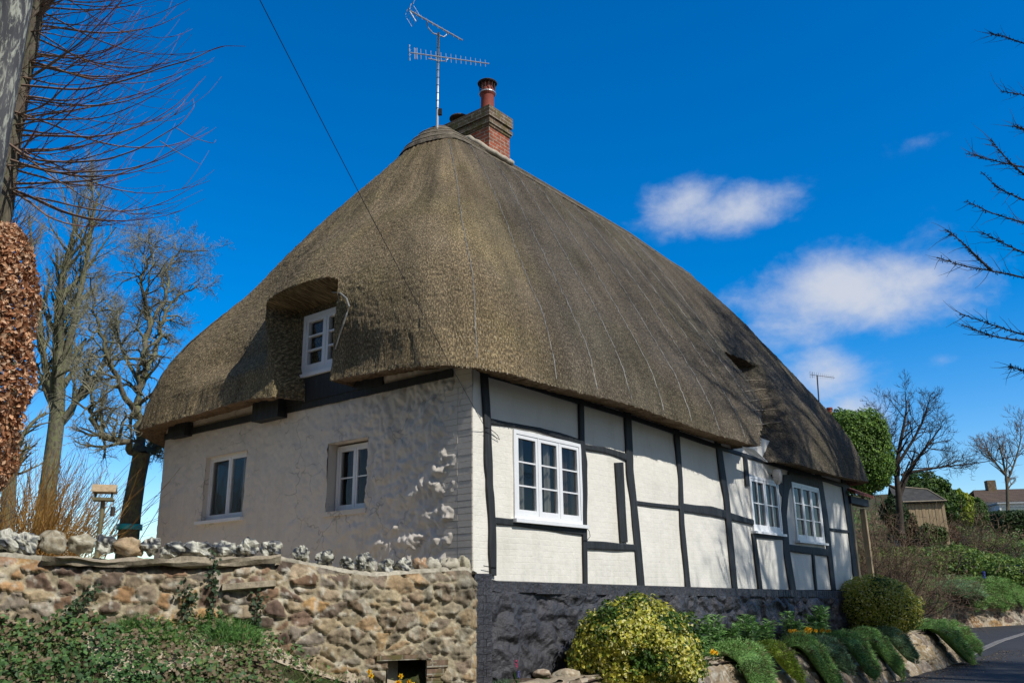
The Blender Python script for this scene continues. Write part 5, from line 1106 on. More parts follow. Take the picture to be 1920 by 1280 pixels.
# pole
pb=at(12,100,7.4); zz=float(ground_z(pb[0],pb[1])); e=empty('utility_pole',(pb[0],pb[1],zz),0,label='weathered grey pole with flaking lichen at the far left edge',cat='pole'); m=MB()
hgt=9.-zz; s=np.linspace(0,1,30); m.tube(np.stack([0*s,0*s,-.3+s*hgt],-1),np.interp(s,[0,1],[.17,.14]),18); m.build('pole_shaft',MAT['pole'],e,smooth=True); m=MB(); m.box(-.4,.4,-.05,.05,hgt-.9,hgt-.78); m.build('crossarm',MAT['wood'],e)
# copper beech hedge column
r=np.random.default_rng(33); bc=at(-22,640,8.6); top_=at(0,425,8.6)[2]; bz=float(ground_z(bc[0],bc[1])); n=15000
u=r.random(n); a=r.random(n)*6.28; prof=np.interp(u,[0,.22,.32,.5,.8,.93,1],[.12,.2,.40,.45,.42,.30,.12])*(1+.12*fbm(u*9,a*1.5,0,3,34)); q=prof*(1-.3*r.random(n)**1.5)
P_=np.stack([np.cos(a)*q,np.sin(a)*q,u*(top_-bz)],-1); e=empty('beech_hedge',(bc[0],bc[1],bz),0,label='copper coloured clipped beech hedge with dry leaves at the left edge',cat='hedge'); m=MB()
m.add(*leaves(P_,np.stack([np.cos(a),np.sin(a),.2+0*a],-1)+r.normal(size=(n,3))*.7,.05+.035*r.random(n),.6,palette(n,r,[(.42,.20,.10),(.58,.34,.19),(.28,.12,.055),(.68,.46,.3)],.35),r,.5)); m.build('dry_leaves',MAT['deadleaf'],e)
m=MB()
for k in range(520):
    u_=r.random(); a_=r.random()*6.28; q=np.interp(u_,[0,1],[.3,.15]); p=np.array([math.cos(a_)*q,math.sin(a_)*q,u_*(top_-bz)]); d=np.array([math.cos(a_)*.8,math.sin(a_)*.8,.5+r.random()])+r.normal(size=3)*.25; d/=np.linalg.norm(d); l=.2+.35*r.random(); m.tube([p,p+d*l*.5,p+d*l+np.array([0,0,.05])],[.004,.003,.0015],3,cap=False)
m.tube([(0,0,-.2),(0,0,top_-bz-.3)],[.06,.03],8); m.build('twigs',MAT['twig_brown'],e)
# willow / dogwood stools with orange stems
r=np.random.default_rng(35)
for j,(x,D,nst,lb) in enumerate(((38,13.4,150,'thicket of orange willow stems rising behind the garden wall'),(100,14.0,80,'lower clump of orange willow stems leaning towards the bird table'))):
    b=standing(at(x,1035,D)); m=MB(); nst=int(nst*1.7)
    for k in range(nst):
        p=np.array([r.normal()*.28,r.normal()*.25,0.]); d=np.array([r.normal()*.34+.10,r.normal()*.35,1.]); d/=np.linalg.norm(d); L=1.0+1.5*r.random(); Q=[p]
        for q in range(8): d=d+r.normal(size=3)*.07+np.array([.015,0,-.01]); d/=np.linalg.norm(d); Q.append(Q[-1]+d*L/8)
        m.tube(Q,np.linspace(.010,.003,9),3,cap=False)
        for q in range(3): i=r.integers(3,8); dd=Q[i]-Q[i-1]; dd/=np.linalg.norm(dd); dd=dd+r.normal(size=3)*.4; l=.15+.35*r.random(); m.tube([Q[i],Q[i]+dd*l*.5,Q[i]+dd*l+np.array([0,0,.03])],[.004,.003,.0015],3,cap=False)
    e=empty('willow_stool',b,0,label=lb,cat='shrub',group='orange willow stools'); m.build('stems',MAT['twig_orange'],e)
# bird table
b=at(183,1025,11.5); p1=at(190,950,11.5); bz=float(ground_z(b[0],b[1])); e=empty('bird_table',(b[0],b[1],bz),R(20),label='wooden bird table with a little pitched roof behind the garden wall',cat='bird table')
zt_=at(190,938,11.5)[2]-bz; m=MB(); m.tube([(0,0,0),(0,0,zt_)],[.03,.028],8); m.build('post',MAT['wood_green'],e)
m=MB(); m.box(-.12,.12,-.10,.10,zt_,zt_+.015); m.box(-.13,.13,-.11,-.10,zt_-.005,zt_+.03); m.box(-.13,.13,.10,.11,zt_-.005,zt_+.03); m.build('tray',MAT['wood_green'],e)
for a_,c_2 in ((-.1,-.08),(.1,-.08),(-.1,.08),(.1,.08)): m=MB(); m.box(a_-.008,a_+.008,c_2-.008,c_2+.008,zt_+.015,zt_+.11); m.build('upright',MAT['wood_green'],e)
m=MB(); V=[(-.15,-.14,zt_+.10),(.15,-.14,zt_+.10),(.15,0,zt_+.20),(-.15,0,zt_+.20),(-.15,.14,zt_+.10),(.15,.14,zt_+.10)]; V+=[(x,y,z+.012) for x,y,z in V]
m.add(V,np.array([(0,3,2,1),(3,4,5,2),(6,7,8,9),(9,8,11,10),(0,1,7,6),(4,10,11,5),(1,2,8,7),(2,5,11,8),(0,6,9,3),(3,9,10,4)])); m.build('pitched_roof',MAT['wood'],e)
m=MB(); m.tube([(.13,0,zt_-.08),(.13,0,zt_-.2)],.03,8); m.tube([(.13,0,zt_-.08),(.13,0,zt_)],.003,4); m.build('feeder',MAT['rust'],e)
# ------------------------------------------------------------------ aerials and wires
def yagi(parent,A_,B_,n,el,up,refl,mat='alu'):
    A_=np.array(A_);B_=np.array(B_); d=(B_-A_)/np.linalg.norm(B_-A_); up=np.array(up,float); up-=d*up.dot(d); up/=np.linalg.norm(up); sd=np.cross(d,up)
    m=MB(); m.tube([A_,B_],.011 if refl=='bar' else .015,6); b=m.build('boom',MAT[mat],parent)
    m=MB()
    for k in range(n):
        p=A_+(B_-A_)*(k+1.2)/(n+1); l=el*(1-.35*k/n); m.tube([p-up*l/2,p+up*l/2],.005 if refl=='bar' else .0035,4)
    p=A_+(B_-A_)*1.0/(n+1); m.build('element',MAT[mat],b)
    m=MB()
    if refl=='grid':
        for sg in (1,-1):
            for k in range(4):
                q=A_+d*(.02)+sd*0; c=A_-d*.0+up*sg*(.06+.07*k)-d*(.02*k)*-1*0+(-d)*(-.03*k); m.tube([c-sd*.13,c+sd*.13],.003,4)
            c0,c1=A_+up*sg*.03,A_+up*sg*.29+d*.09
            for w in (-.17,0,.17): m.tube([c0+sd*w*.76,c1+sd*w*.76],.010 if w==0 else .003,4)
    else:
        for w in (-.1,0,.1): m.tube([A_+up*w-sd*.08,A_+up*w+sd*.08],.004,4)
        m.tube([A_-up*.17,A_+up*.17],.008,4); q=A_+d*.09
        m.tube([q-up*.12-sd*0,q+up*.12,q+up*.12+d*.05,q-up*.12+d*.05,q-up*.12],.006,4)
    m.build('reflector',MAT[mat if refl=='grid' else 'alu'],parent)
mb=at(820,236,13.9); mt=at(817.5,62,13.9); mt=np.array([mb[0],mb[1],mt[2]]); base=mb-np.array([0,0,.4])
e=empty('television_aerial',base,0,label='tall silver mast with two television aerials rising behind the thatched ridge',cat='aerial')
m=MB(); m.tube([(0,0,0),mt-base],.022,8); m.build('mast',MAT['alu'],e,smooth=True)
m=MB()
for k in range(9): z=.75+k*.16; m.tube([(0,0,z),(0,0,z+.012)],.026,8)
m.build('cable_tie',MAT['black_plastic'],e)
m=MB(); m.box(.02,.08,-.03,.03,.62,.74); m.build('junction_box',MAT['black_plastic'],e)
yagi(e,at(768,99,13.7)-base,at(917,120,14.2)-base,15,.22,(0,0,1),'bar'); yagi(e,at(768,20,13.5)-base,at(867,76,14.3)-base,9,.16,(.35,.75,.75),'grid')
P_=np.array([at(800,42,13.8),at(803,53,13.85),at(812,63,13.9),at(822,66,14.),at(832,70,14.05),at(837,66,14.08),at(837,60,14.1)])-base; m=MB(); m.tube(P_,.012,6); m.build('curved_bracket',MAT['alu'],e,smooth=True)
P_=np.array([at(803,110,13.8),at(820,114,13.88),at(836,115,13.95),at(840,111,14.)])-base; m=MB(); m.tube(P_,.010,6); m.build('clamp_arm',MAT['alu'],e)
# telephone wire: from a bracket on the corner post up over the lane
Pa=onR(909,800,.05); A0=W(Pa[0],-.05,Pa[1]); C0=at(487,0,5.); 
s=np.linspace(0,1.9,60)[:,None]; P_=A0+(C0-A0)*s; P_[:,2]-=.0+.16*(s[:,0]*(1.-s[:,0]))*1.2; 
m=MB(); m.tube(P_,.0032,5); m.build('telephone_wire',MAT['black_plastic'],label='thin black telephone wire crossing the sky down to the cottage corner',cat='wire')
P_=np.array([W(Pa[0],-.045,Pa[1]),W(Pa[0]+.12,-.03,Pa[1]+.0),W(Pa[0]+.26,-.03,Pa[1]-.06),W(Pa[0]+.3,-.03,Pa[1]-.11),W(Pa[0]+.18,-.03,Pa[1]-.08),W(Pa[0]+.02,-.04,Pa[1]-.05)]); inv=lambda p:np.array([(p-K).dot(T),(p-K).dot(S),p[2]])
m=MB(); m.tube([inv(p) for p in P_],.004,5); m.build('cable_loop',MAT['black_plastic'],cot)
m=MB(); 
for pts in ([(906,1060),(917,1062),(930,1063)],[(1096,985),(1104,995),(1106,1005),(1100,1013),(1094,1012)]): m.tube([PR(onR(*p,.04)[0],.045,onR(*p,.04)[1]) for p in pts],.005,4)
m.build('wall_cable',MAT['black_plastic'],cot)
# ------------------------------------------------------------------ right hand background
# neighbour house behind the thatch: only its chimney and aerial show
q=at(1470,900,40.); hb=np.array([q[0],q[1],float(ground_z(q[0],q[1]))]); e=empty('neighbour_house',hb,RZ,label='house hidden behind the thatch with one red chimney pot showing',cat='house')
zr=at(1530,790,40.)[2]-hb[2]
m=MB(); m.box(-6,-1.2,-3,3,-1,zr-2.6); m.build('wall',MAT['brick'],e)
m=MB(); V=[(-6.3,-3.3,zr-2.8),(-.9,-3.3,zr-2.8),(-1.8,0,zr-.9),(-6.3,0,zr-.9),(-6.3,3.3,zr-2.8),(-.9,3.3,zr-2.8)]; m.add(V,[np.array([(0,1,2,3),(3,2,5,4)]),np.array([(1,5,2)])]); rf=m.build('roof',MAT['tile_far'],e)
cp=at(1556,772,40.)-hb; c,s_=math.cos(-RZ),math.sin(-RZ); cp=np.array([cp[0]*c-cp[1]*s_,cp[0]*s_+cp[1]*c,cp[2]])
m=MB(); m.box(cp[0]-.3,cp[0]+.3,cp[1]-.3,cp[1]+.3,-1,cp[2]-.38); ck=m.build('chimney',MAT['brick'],e); m=lathe(cp[0],cp[1],[(.13,cp[2]-.4),(.12,cp[2]+.1),(.15,cp[2]+.13),(.14,cp[2]+.2)],12); m.build('chimney_pot',MAT['terracotta'],ck)
b=at(1537,790,38.); t_=at(1532,703,38.); e=empty('television_aerial',b,0,label='small distant aerial on a thin mast beyond the right slope of the thatch',cat='aerial'); m=MB(); m.tube([(0,0,-.5),(t_[0]-b[0],0,t_[2]-b[2])],.03,6); m.build('mast',MAT['rust'],e)
yagi(e,at(1519,702,38.)-b,at(1565,708,38.3)-b,11,.3,(0,0,1),'bar','rust')
# ivy clad tree / tall clipped evergreen
GR=[(.05,.11,.02),(.09,.17,.03),(.13,.22,.04),(.03,.07,.015)]
def mpx(name,x0,x1,y0,y1,D,n,leaf,cols,seed,label,cat,boxy=0.,lumpy=.12,group=None,depthf=.8,core=(.02,.035,.012),wd=.6,mat='leaf'):
    c=at((x0+x1)/2,(y0+y1)/2,D); rx=(x1-x0)/2*D/1700.; rz_=(y1-y0)/2*D/1650.
    return mound(name,c,(rx,rx*depthf,rz_),n,leaf,wd,cols,seed,lumpy,boxy,core,.6,.2,mat=mat,label=label,cat=cat,group=group)
mpx('evergreen_tree',1545,1668,772,925,29.,26000,.085,[(.09,.18,.03),(.15,.28,.04),(.21,.34,.05),(.06,.13,.02)],601,'tall clipped evergreen with a flat top just right of the thatch','tree',.28,.13)
# bare tree beside it
t4=Tree(24,.02,.006); D4=31.; base=standing(at(1690,1010,D4))
for lp,rr in (([(1690,1000),(1685,930),(1680,880),(1690,820),(1700,770),(1697,735)],[.13,.11,.09,.06,.035,.01]),([(1686,930),(1705,880),(1735,840),(1765,800)],[.09,.07,.045,.012]),([(1684,900),(1660,860),(1655,810),(1650,770)],[.07,.05,.03,.01]),([(1690,890),(1730,880),(1770,875),(1800,862)],[.06,.045,.03,.01]),([(1683,870),(1715,820),(1735,780),(1740,755)],[.06,.045,.03,.01]),([(1688,920),(1650,900),(1620,905)],[.05,.04,.02])):
    P_,R_=trace(lp,D4,rr); t4.add(P_,R_); t4.sprout(P_,R_,15,1.9,3,.35,.4,(8,7,6),(.4,1.1),(.4,.68),7,None,.25)
t4.build('bare_tree',base,'trunk','twigs','dark bare tree standing between the clipped evergreen and the shed','tree','bare trees',('twig_dark','twig_dark'))
t5=Tree(25,.03,.014); D5=80.; base=standing(at(1885,960,D5))
for lp,rr in (([(1890,960),(1888,900),(1880,860),(1870,820)],[.16,.13,.08,.03]),([(1888,905),(1905,860),(1915,820),(1912,790)],[.10,.08,.05,.02]),([(1886,890),(1860,860),(1850,840)],[.1,.08,.03])):
    P_,R_=trace(lp,D5,rr); t5.add(P_,R_); t5.sprout(P_,R_,16,3.6,3,.4,.4,(8,7,5),(.4,1.),(.4,.68),6,None,.2)
t5.build('bare_tree',base,'trunk','twigs','hazy bare tree on the hilltop at the right edge above the brown roof','tree','bare trees',('bark','twig_brown'))
# shed
D6=46.; sb=at(1726,1006,D6); sb[2]=min(float(ground_z(sb[0],sb[1])),sb[2]); e=empty('garden_shed',sb,R(-12),label='pale wooden shed with a dark felt roof half hidden in the hillside shrubs',cat='shed')
wx=41*D6/1700; hh=at(1726,945,D6)[2]-sb[2]; hr=at(1726,918,D6)[2]-sb[2]
m=MB()
for k in range(14): x=-wx+2*wx*k/14; m.box(x+.006,x+2*wx/14-.006,-1.1-.012*(k%2),1.1,0,hh)
m.build('board_wall',MAT['wood'],e); m=MB(); V=[(-wx-.1,-1.25,hh),(wx+.1,-1.25,hh),(wx*.6,0,hr),(-wx-.1,0,hr+.25),(-wx-.1,1.25,hh),(wx+.1,1.25,hh)]; V+=[(x,y,z-.05) for x,y,z in V]; m.add(V,[np.array([(0,1,2,3),(3,2,5,4),(0,6,7,1)]),np.array([(1,5,2)])]); m.build('felt_roof',MAT['felt'],e)
m=MB(); m.tube([(-wx-.1,-1.26,hh+.03),(wx+.1,-1.26,hh+.03)],.035,4); m.tube([(wx+.1,-1.26,hh+.03),(wx*.6,0,hr+.02),(-wx-.1,0,hr+.27)],.035,4); m.build('roof_edge',MAT['hazel'],e)
mpx('conifer',1690,1795,888,985,52.,6000,.22,GR,602,'dark green conifer rising behind the shed roof','conifer',0,.22)
mpx('golden_conifer',1780,1825,918,985,56.,4500,.20,[(.22,.30,.02),(.32,.38,.03),(.16,.24,.02)],603,'bright yellow green conifer right of the shed','conifer',0,.15)
mpx('evergreen_shrub',1822,1852,935,990,58.,3000,.2,[(.06,.13,.03),(.10,.18,.04)],604,'mid green shrub immediately right of the golden conifer','shrub',0,.2)
mpx('dark_hedge',1848,1990,960,1010,60.,9000,.22,[(.025,.05,.015),(.04,.08,.02),(.06,.10,.03)],605,'dark clipped hedge behind the lawn at the right edge','hedge',.5,.06)
mpx('brown_shrub',1755,1800,985,1040,50.,3500,.13,[(.16,.09,.05),(.22,.13,.08),(.10,.07,.04)],606,'reddish brown leafless shrub below the golden conifer','shrub',0,.3,mat='deadleaf',core=(.06,.04,.03))
mpx('conifer',1655,1700,930,1000,40.,3500,.15,[(.03,.06,.02),(.05,.09,.03)],607,'dark conifer left of the shed behind the thicket','conifer',0,.25)
# far bungalow
D7=88.; fb=at(1880,962,D7); fb[2]=float(ground_z(fb[0],fb[1]))-.3; e=empty('bungalow',fb,R(-8),label='distant bungalow with a long brown roof on the hilltop',cat='bungalow')
he=at(1880,944,D7)[2]-fb[2]; hr=at(1880,917,D7)[2]-fb[2]; m=MB(); m.box(-3,9,-3,3,-1,he); m.build('wall',MAT['render_far'],e)
m=MB(); V=[(-3.6,-3.4,he-.1),(9.5,-3.4,he-.1),(9.5,0,hr),(-2.4,0,hr),(-3.6,3.4,he-.1),(9.5,3.4,he-.1)]; m.add(V,np.array([(0,1,2,3),(3,2,5,4)])); rf=m.build('roof',MAT['tile_far'],e)
m=MB(); m.box(-1.1,-.3,-.4,.4,hr-.6,hr+.9); m.build('chimney',MAT['brick_old'],rf)
m=MB(); m.box(-2.2,1.6,-5.2,-3.01,he-1.3,he-.5); m.build('conservatory',MAT['white_paint'],e); m=MB(); m.box(-2.0,1.4,-5.23,-5.21,he-1.2,he-.8); m.build('glazing',MAT['glass'],e); m=MB(); m.box(-2.4,2.,-5.4,-3.01,he-.49,he-.36); m.build('conservatory_roof',MAT['lead'],e)
for (x,y) in ((1,0),(4.6,0)): m=MB(); m.box(2.6+x,3.8+x,-3.03,-3.01,he-1.6,he-.4); m.build('window',MAT['glass'],e)
# lawn and its daffodils
lq=[onz for _ in ()]
def hillpt(px,py,D0=30,D1=120):
    for D in np.linspace(D0,D1,400):
        p=at(px,py,D)
        if p[2]<=float(ground_z(p[0],p[1])): return p
    return at(px,py,D1)
c=hillpt(1890,1015); A_=np.linspace(-7,10,50); B_=np.linspace(-3.2,3.2,16); XX,YY=np.meshgrid(c[0]+A_,c[1]+B_,indexing='ij'); m=MB(); m.grid(np.stack([XX,YY,ground_z(XX,YY)+.05],-1)); m.build('lawn',MAT['lawn'],smooth=True,kind='structure')
for (x,y,k,lb) in ((1868,997,0,'daffodils below the dark hedge, left of the others'),(1905,1002,1,'daffodils below the dark hedge at the right edge'),(1690,1072,2,'yellow daffodils near the left end of the far wall')):
    c=hillpt(x,y+6); daffs(c,9,.7 if k<2 else .4,.5,Y_F,lb,560+k,.10,nl=60)
# hillside undergrowth
r=np.random.default_rng(41); n=90000; X=9+34*r.random(n); Y=33+36*r.random(n)**1.3; b=-((X-SWA[0])*SN_[0]+(Y-SWA[1])*SN_[1]); k=(b>.6)&(r.random(n)<np.clip(.55+.6*fbm(X*.35,Y*.35,0,3,43),.08,1)); X,Y=X[k],Y[k]; n=len(X)
hgt=.10+.9*np.clip(fbm(X*.5,Y*.5,3,3,44)+.3,0,1)*r.random(n); Z=ground_z(X,Y)+hgt; k=fbm(X*.3,Y*.3,6,3,45)+.5*r.normal(size=n)*.5
c=np.where((k>.35)[:,None],palette(n,r,[(.20,.13,.08),(.15,.10,.065),(.28,.19,.12)]),palette(n,r,[(.07,.14,.03),(.11,.21,.05),(.17,.27,.06),(.05,.09,.03)]))
m=MB(); m.add(*leaves(np.stack([X,Y,Z],-1),r.normal(size=(n,3))*.5+np.array([-.2,-.6,.7]),.10+.12*r.random(n),.6,c,r)); m.build('hillside_undergrowth',MAT['leaf'],kind='stuff')
# bare shrubs and brambles on the hillside, one thing each
def twigshrub(px,py,h,w,seed,label,mat='twig_brown',n=30,D=None,group='bare shrubs on the hillside',dens=3):
    c=at(px,py,D) if D else hillpt(px,py); b=standing(c); t=Tree(seed,.05,.00017*float(np.linalg.norm(c))); r=t.r
    for k in range(n):
        p=b+np.array([r.normal()*w*.22,r.normal()*w*.22,-.05]); d=np.array([r.normal()*w/h*.55,r.normal()*w/h*.55,1.]); t.grow(p,d,h*(.6+.5*r.random()),.014+.014*r.random(),2,.05,.5,(dens+1,dens),(.3,1.),(.4,.7),6)
    t.b.v=[v-b for v in t.b.v]; e=empty('bare_shrub',b,0,label=label,cat='shrub',group=group); t.b.build('twigs',MAT[mat],e)
twigshrub(1625,1070,3.1,2.4,701,'tall brown twiggy shrub rising beside the porch post','twig_brown',60,24.,dens=5)
twigshrub(1672,1060,3.0,2.6,702,'dense brown twiggy shrub left of the shed','twig_brown',60,27.,dens=5)
twigshrub(1648,1075,1.8,1.8,709,'low tangled shrub between the porch and the far bush','twig_dark',45,23.,dens=4)
for i,(x,y,h,w,mt,lb) in enumerate(((1700,1022,3.4,3.0,'twig_brown','tall brown thicket hiding the left half of the shed'),(1745,1028,2.9,3.0,'twig_dark','dark thicket hiding the foot of the shed'),(1740,1040,2.4,2.6,'twig_brown','spreading bramble tangle just below the shed'),(1790,1050,2.2,2.8,'twig_dark','dark arching bramble in the middle of the slope'),(1835,1045,2.0,3.,'twig_brown','brown bramble left of the lawn edge'),(1880,1050,2.2,2.6,'twig_brown','bare bush below the lawn near the right edge'),(1905,1075,1.8,2.4,'twig_dark','low dark bramble above the right end of the far wall'),(1765,1075,1.3,2.,'twig_dark','low bramble close above the far wall'),(1715,1010,2.6,2.2,'twig_brown','upright twiggy bush in front of the shed boards'),(1810,1010,2.,2.4,'twig_brown','twiggy bush below the golden conifer'))):
    twigshrub(x,y,h,w,710+i,lb,mt,26)
GRB=[(.08,.16,.03),(.13,.23,.05),(.18,.28,.05),(.22,.29,.06)]
for i,(x,y,rx,rz_,lb) in enumerate(((1650,1085,1.3,.7,'glossy green bush right above the far euonymus'),(1700,1070,1.5,.6,'leafy green bush at the left end of the slope'),(1745,1068,1.4,.6,'mid green bush above the small wall pot'),(1790,1070,1.5,.65,'yellowish green bush above the grey green cushion'),(1850,1072,1.3,.5,'dark green bush above the bright cushions'),(1900,1095,1.4,.6,'dark ivy mound above the right end of the far wall'),(1775,1020,1.5,.6,'green bush in mid slope right of the shed'),(1870,1040,1.5,.5,'low green mound under the lawn'))):
    c=hillpt(x,y,22); mound('hillside_bush',c+np.array([0,0,rz_*.45]),(rx*1.15,rx*.9,rz_*1.25),3600,.15,.55,GRB,620+i,.2,0,(.015,.03,.01),.8,.3,label=lb,cat='bush',group='green bushes on the hillside')
# electricity wire, right
m=MB(); A0=at(1700,878,62); B0=at(1925,848,75); s=np.linspace(0,1,20)[:,None]; P_=A0+(B0-A0)*s; P_[:,2]-=1.2*(s*(1-s))[:,0]; m.tube(P_,.035,4); m.build('overhead_cable',MAT['black_plastic'],label='sagging cable crossing the sky above the brown roofed bungalow',cat='wire')
# ------------------------------------------------------------------ big bare tree right of the frame: its lower boughs enter the picture and it shades the far half
t6=Tree(26,.014,.006); bx_,by_=13.6,9.4; base=np.array([bx_,by_,float(ground_z(bx_,by_))])
P_=np.array([base+np.array([0,0,-.2]),base+np.array([.05,0,3.]),base+np.array([-.05,.1,8.]),base+np.array([.1,0,14]),base+np.array([0,.1,20.])]); s=np.linspace(0,4,22); P_=np.stack([np.interp(s,range(5),P_[:,k]) for k in range(3)],-1); R_=np.interp(s,range(5),[.34,.27,.22,.14,.04]); t6.add(P_,R_,12)
for k in range(46):
    i=8+int(13*k/46); a=k*2.4; d=np.array([math.cos(a),math.sin(a),.25+.4*t6.r.random()]); L=(5.4-2.4*(k/46))*(.8+.3*t6.r.random()); t6.grow(P_[min(i,20)],d,L,.095*(1-.5*k/46),3,.10,.35,(8,6,4),(.45,1.),(.36,.6),9,.2,None,.2)
# boughs seen at the right edge (spurred and knobbly)
BG_=[([(2120,560),(2000,545),(1920,520),(1860,508),(1800,497),(1757,482)],12.2),([(1860,508),(1830,480),(1800,450),(1775,432)],12.2),([(2100,480),(1980,485),(1920,475),(1880,455),(1842,436)],12.6),([(2120,640),(2000,640),(1920,628),(1870,612),(1800,588)],12.),([(2000,640),(1920,640),(1860,630),(1800,608)],11.6),([(2110,330),(1980,330),(1920,314),(1870,303),(1813,288)],12.6),([(1990,350),(1920,330),(1880,290),(1858,262)],12.5),
 ([(2100,400),(1980,395),(1920,376),(1870,352),(1840,322)],12.8),([(2050,440),(1960,428),(1920,418),(1860,400),(1811,377)],12.2),([(2100,110),(1980,100),(1920,82),(1880,68),(1856,63)],13.4),([(2080,200),(1980,190),(1920,178),(1878,172)],13.),([(2080,720),(1980,705),(1920,695),(1892,687)],11.8),([(1940,250),(1920,243),(1900,236)],12.5)]
r=t6.r
for lp,D in BG_:
    P_,R__=trace(lp,D,np.linspace(.021,.0038,len(lp))); t6.b.tube(P_,R__,5,cap=False)
    for k in range(int(len(P_)*7)):
        i=r.integers(0,len(P_)-1); q=P_[i]+(P_[i+1]-P_[i])*r.random(); d=np.array([r.normal()-.6,r.normal()*.6,r.normal()*.8+.25]); d/=np.linalg.norm(d); l=.015+.045*r.random(); t6.b.tube([q,q+d*l*.7,q+d*l],[.005,.0045,.007],4)
        if r.random()<.16: l=.12+.3*r.random(); d2=np.array([-.8,r.normal()*.3,.5*r.normal()+.2]); t6.grow(q,d2,l,.006,0,.2,.3,(5,),(.4,1.),(.2,.4),5)
# link each traced bough back to the trunk
for lp,D in BG_:
    q=at(*lp[0],D)
    if lp[0][0]>2040:
        h=max(2.5,q[2]-1.2); c=base+np.array([0,0,h]); c[2]=h; mid=(q+c)/2+np.array([0,0,.3]); t6.b.tube([c,mid,q],[.06,.045,.030],6,cap=False)
t6.build('roadside_tree',base,'trunk','boughs','large bare tree whose dark spurred boughs reach in at the right edge','tree','bare trees',('bark','twig_dark'))
# second tree further along the lane, deepening the shade on the road and far gable
t7=Tree(27,.02,.008); base=np.array([22.5,11.5,-1.6]); P_=base+np.array([0,0,1])*np.linspace(-.2,12,14)[:,None]; R_=np.linspace(.32,.06,14); t7.add(P_,R_,10)
for k in range(26): a=k*2.4; t7.grow(P_[4+int(9*k/26)],np.array([math.cos(a),math.sin(a),.5]),4.6-1.8*k/26,.08,3,.2,.35,(8,6,4),(.45,1.),(.38,.62),8,.2,None,.2)
t7.build('roadside_tree',base,'trunk','boughs','bare tree across the lane, outside the view, casting thin shadows on the road','tree','bare trees',('bark','twig_dark'))
# evergreen beside it, also outside the frame: the broken shade on the far slope of the thatch
r=np.random.default_rng(51); base=standing((16.1,11.2)); e=empty('holm_oak',base,0,label='evergreen oak beyond the right edge that shades the far slope of the thatch',cat='tree'); m=MB(); lf=MB()
m.tube(base*0+np.array([0,0,1.])*np.linspace(-.3,20,8)[:,None],np.linspace(.3,.08,8),10)
for k in range(58):
    d=sph(1,r)[0]; c=np.array([d[0]*2.7,d[1]*3.0,18.0+d[2]*4.0])*np.array([1,1,1]); rr=.5+.55*r.random(); m.tube([np.array([0,0,c[2]-2.5]),c*.6+np.array([0,0,c[2]*.4-.8]),c],[.07,.045,.02],5)
    n=330; q=sph(n,r)*(rr*r.random(n)**.4)[:,None]; lf.add(*leaves(c+q,q+r.normal(size=(n,3))*.3,.13,.55,palette(n,r,[(.03,.06,.02),(.05,.09,.03)]),r))
m.build('trunk',MAT['bark'],e,smooth=True); lf.build('crown',MAT['leaf'],e)

e2=copy_tree(e); b2=standing((22.0,10.4)); e2.location=tuple(b2); e2.scale=(1.,1.,.72); e2.rotation_euler=(0,0,2.); tag(e2,'second evergreen oak outside the picture that darkens the lane beyond the flower bed')

# unseen pale gravel added to bounce warm light up the shaded end wall
g=[]; 
for (t,q_) in ((-3.6,.9),(-.15,.15),(-.15,7.6),(-3.6,7.6)): p=W(t,q_,0); g.append((p[0],p[1]))
A_=np.linspace(0,1,20); B_=np.linspace(0,1,30); c4=np.array(g); AA,BB=np.meshgrid(A_,B_,indexing='ij'); XY=(c4[0]*(1-AA[...,None])+c4[1]*AA[...,None])*(1-BB[...,None])+(c4[3]*(1-AA[...,None])+c4[2]*AA[...,None])*BB[...,None]
m=MB(); m.grid(np.concatenate([XY,(ground_z(XY[...,0],XY[...,1])+.02)[...,None]],-1)); m.build('bounce_gravel',simple('pale_gravel',(.40,.33,.24),(.56,.47,.35),60,.95,.8,.01),kind='structure')

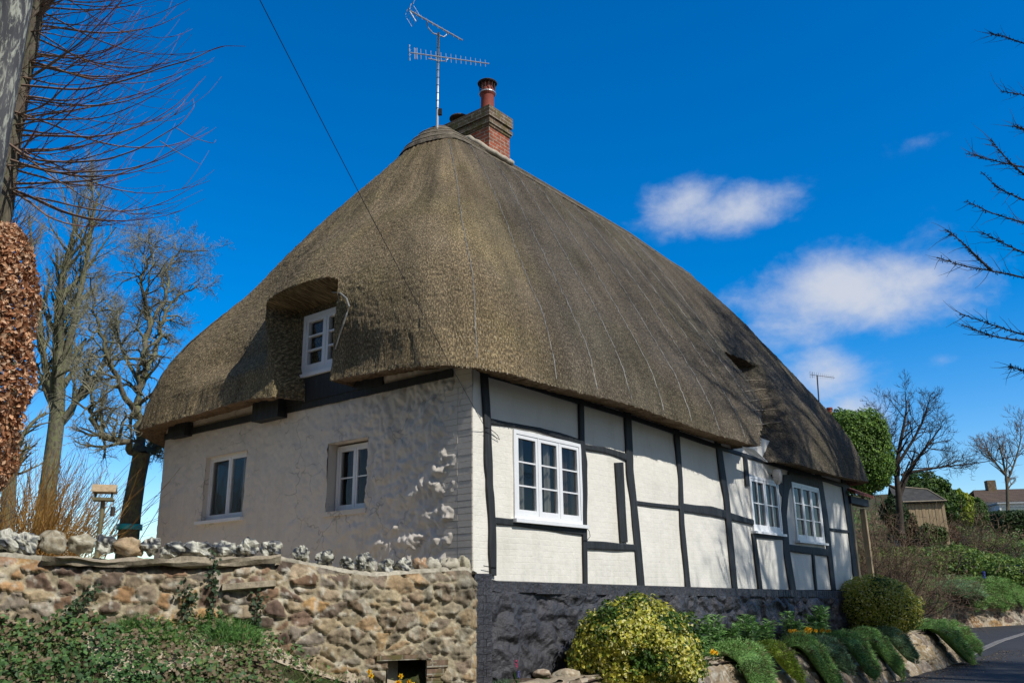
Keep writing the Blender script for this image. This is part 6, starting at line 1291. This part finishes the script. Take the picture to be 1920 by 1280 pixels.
# added unseen hedges: they cut sky light on the shaded walls and window reflections
r=np.random.default_rng(61)
for (x0,y0,x1,y1,h,lb) in ((-22,-6,26,-7,8.5,'unseen hedge added behind the viewpoint to darken the shaded walls'),(-19,-5,-15,8,7.,'unseen hedge added left of the picture to darken the end wall')):
    L=math.hypot(x1-x0,y1-y0); a=math.atan2(y1-y0,x1-x0); e=empty('shade_hedge',(x0,y0,-1.6),a,label=lb,cat='hedge'); m=MB(); n=9000
    U=r.random(n)*L; V=r.random(n)*h; O=.9+.35*fbm(U*.6,V*.6,0,3,62); sd=np.where(r.random(n)<.5,1,-1); m.add(*leaves(np.stack([U,O*sd,V],-1),np.stack([0*U,sd*1.,.4+0*U],-1)+r.normal(size=(n,3))*.4,.32,.7,palette(n,r,[(.04,.07,.02),(.06,.10,.03),(.09,.08,.04)]),r))
    uu=np.linspace(0,L,60); vq=np.linspace(0,1,30); UU,QQ=np.meshgrid(uu,vq,indexing='ij'); an=QQ*math.pi; G=np.stack([UU,np.cos(an)*(.9+.25*fbm(UU*.6,QQ*4,0,3,63)),np.sin(an)**.35*h*(.95+.06*fbm(UU*.5,0*UU,0,3,64))],-1); m.grid(G,np.broadcast_to(np.array((.035,.055,.02)),G.shape)); m.build('foliage',MAT['leaf'],e)

# windblown litter along the foot of the retaining wall and over the lane
r=np.random.default_rng(71); n=2600; t=r.random(n)*22-1; o=1.32+np.abs(r.normal(size=n))*.45; P_=K+T*t[:,None]-S*o[:,None]; P_[:,2]=zroad(t)+.012
m=MB(); m.add(*leaves(P_,r.normal(size=(n,3))*.35+np.array([0,0,1.]),.02+.03*r.random(n),.6,palette(n,r,[(.20,.13,.07),(.14,.10,.06),(.28,.22,.14),(.09,.08,.06)],.4),r)); m.build('leaf_litter',MAT['deadleaf'],kind='stuff')

mpx('hillside_bush',1672,1722,955,1022,43.,5000,.15,[(.16,.11,.07),(.22,.15,.09),(.10,.13,.04),(.13,.09,.06)],640,'brown and green bush covering the left half of the shed','bush',0,.3,mat='deadleaf',core=(.05,.04,.025))
mpx('hillside_bush',1722,1775,985,1030,42.,4000,.15,[(.10,.17,.04),(.15,.22,.06),(.18,.13,.08)],641,'low green bush covering the foot of the shed boards','bush',0,.3,core=(.03,.04,.02))
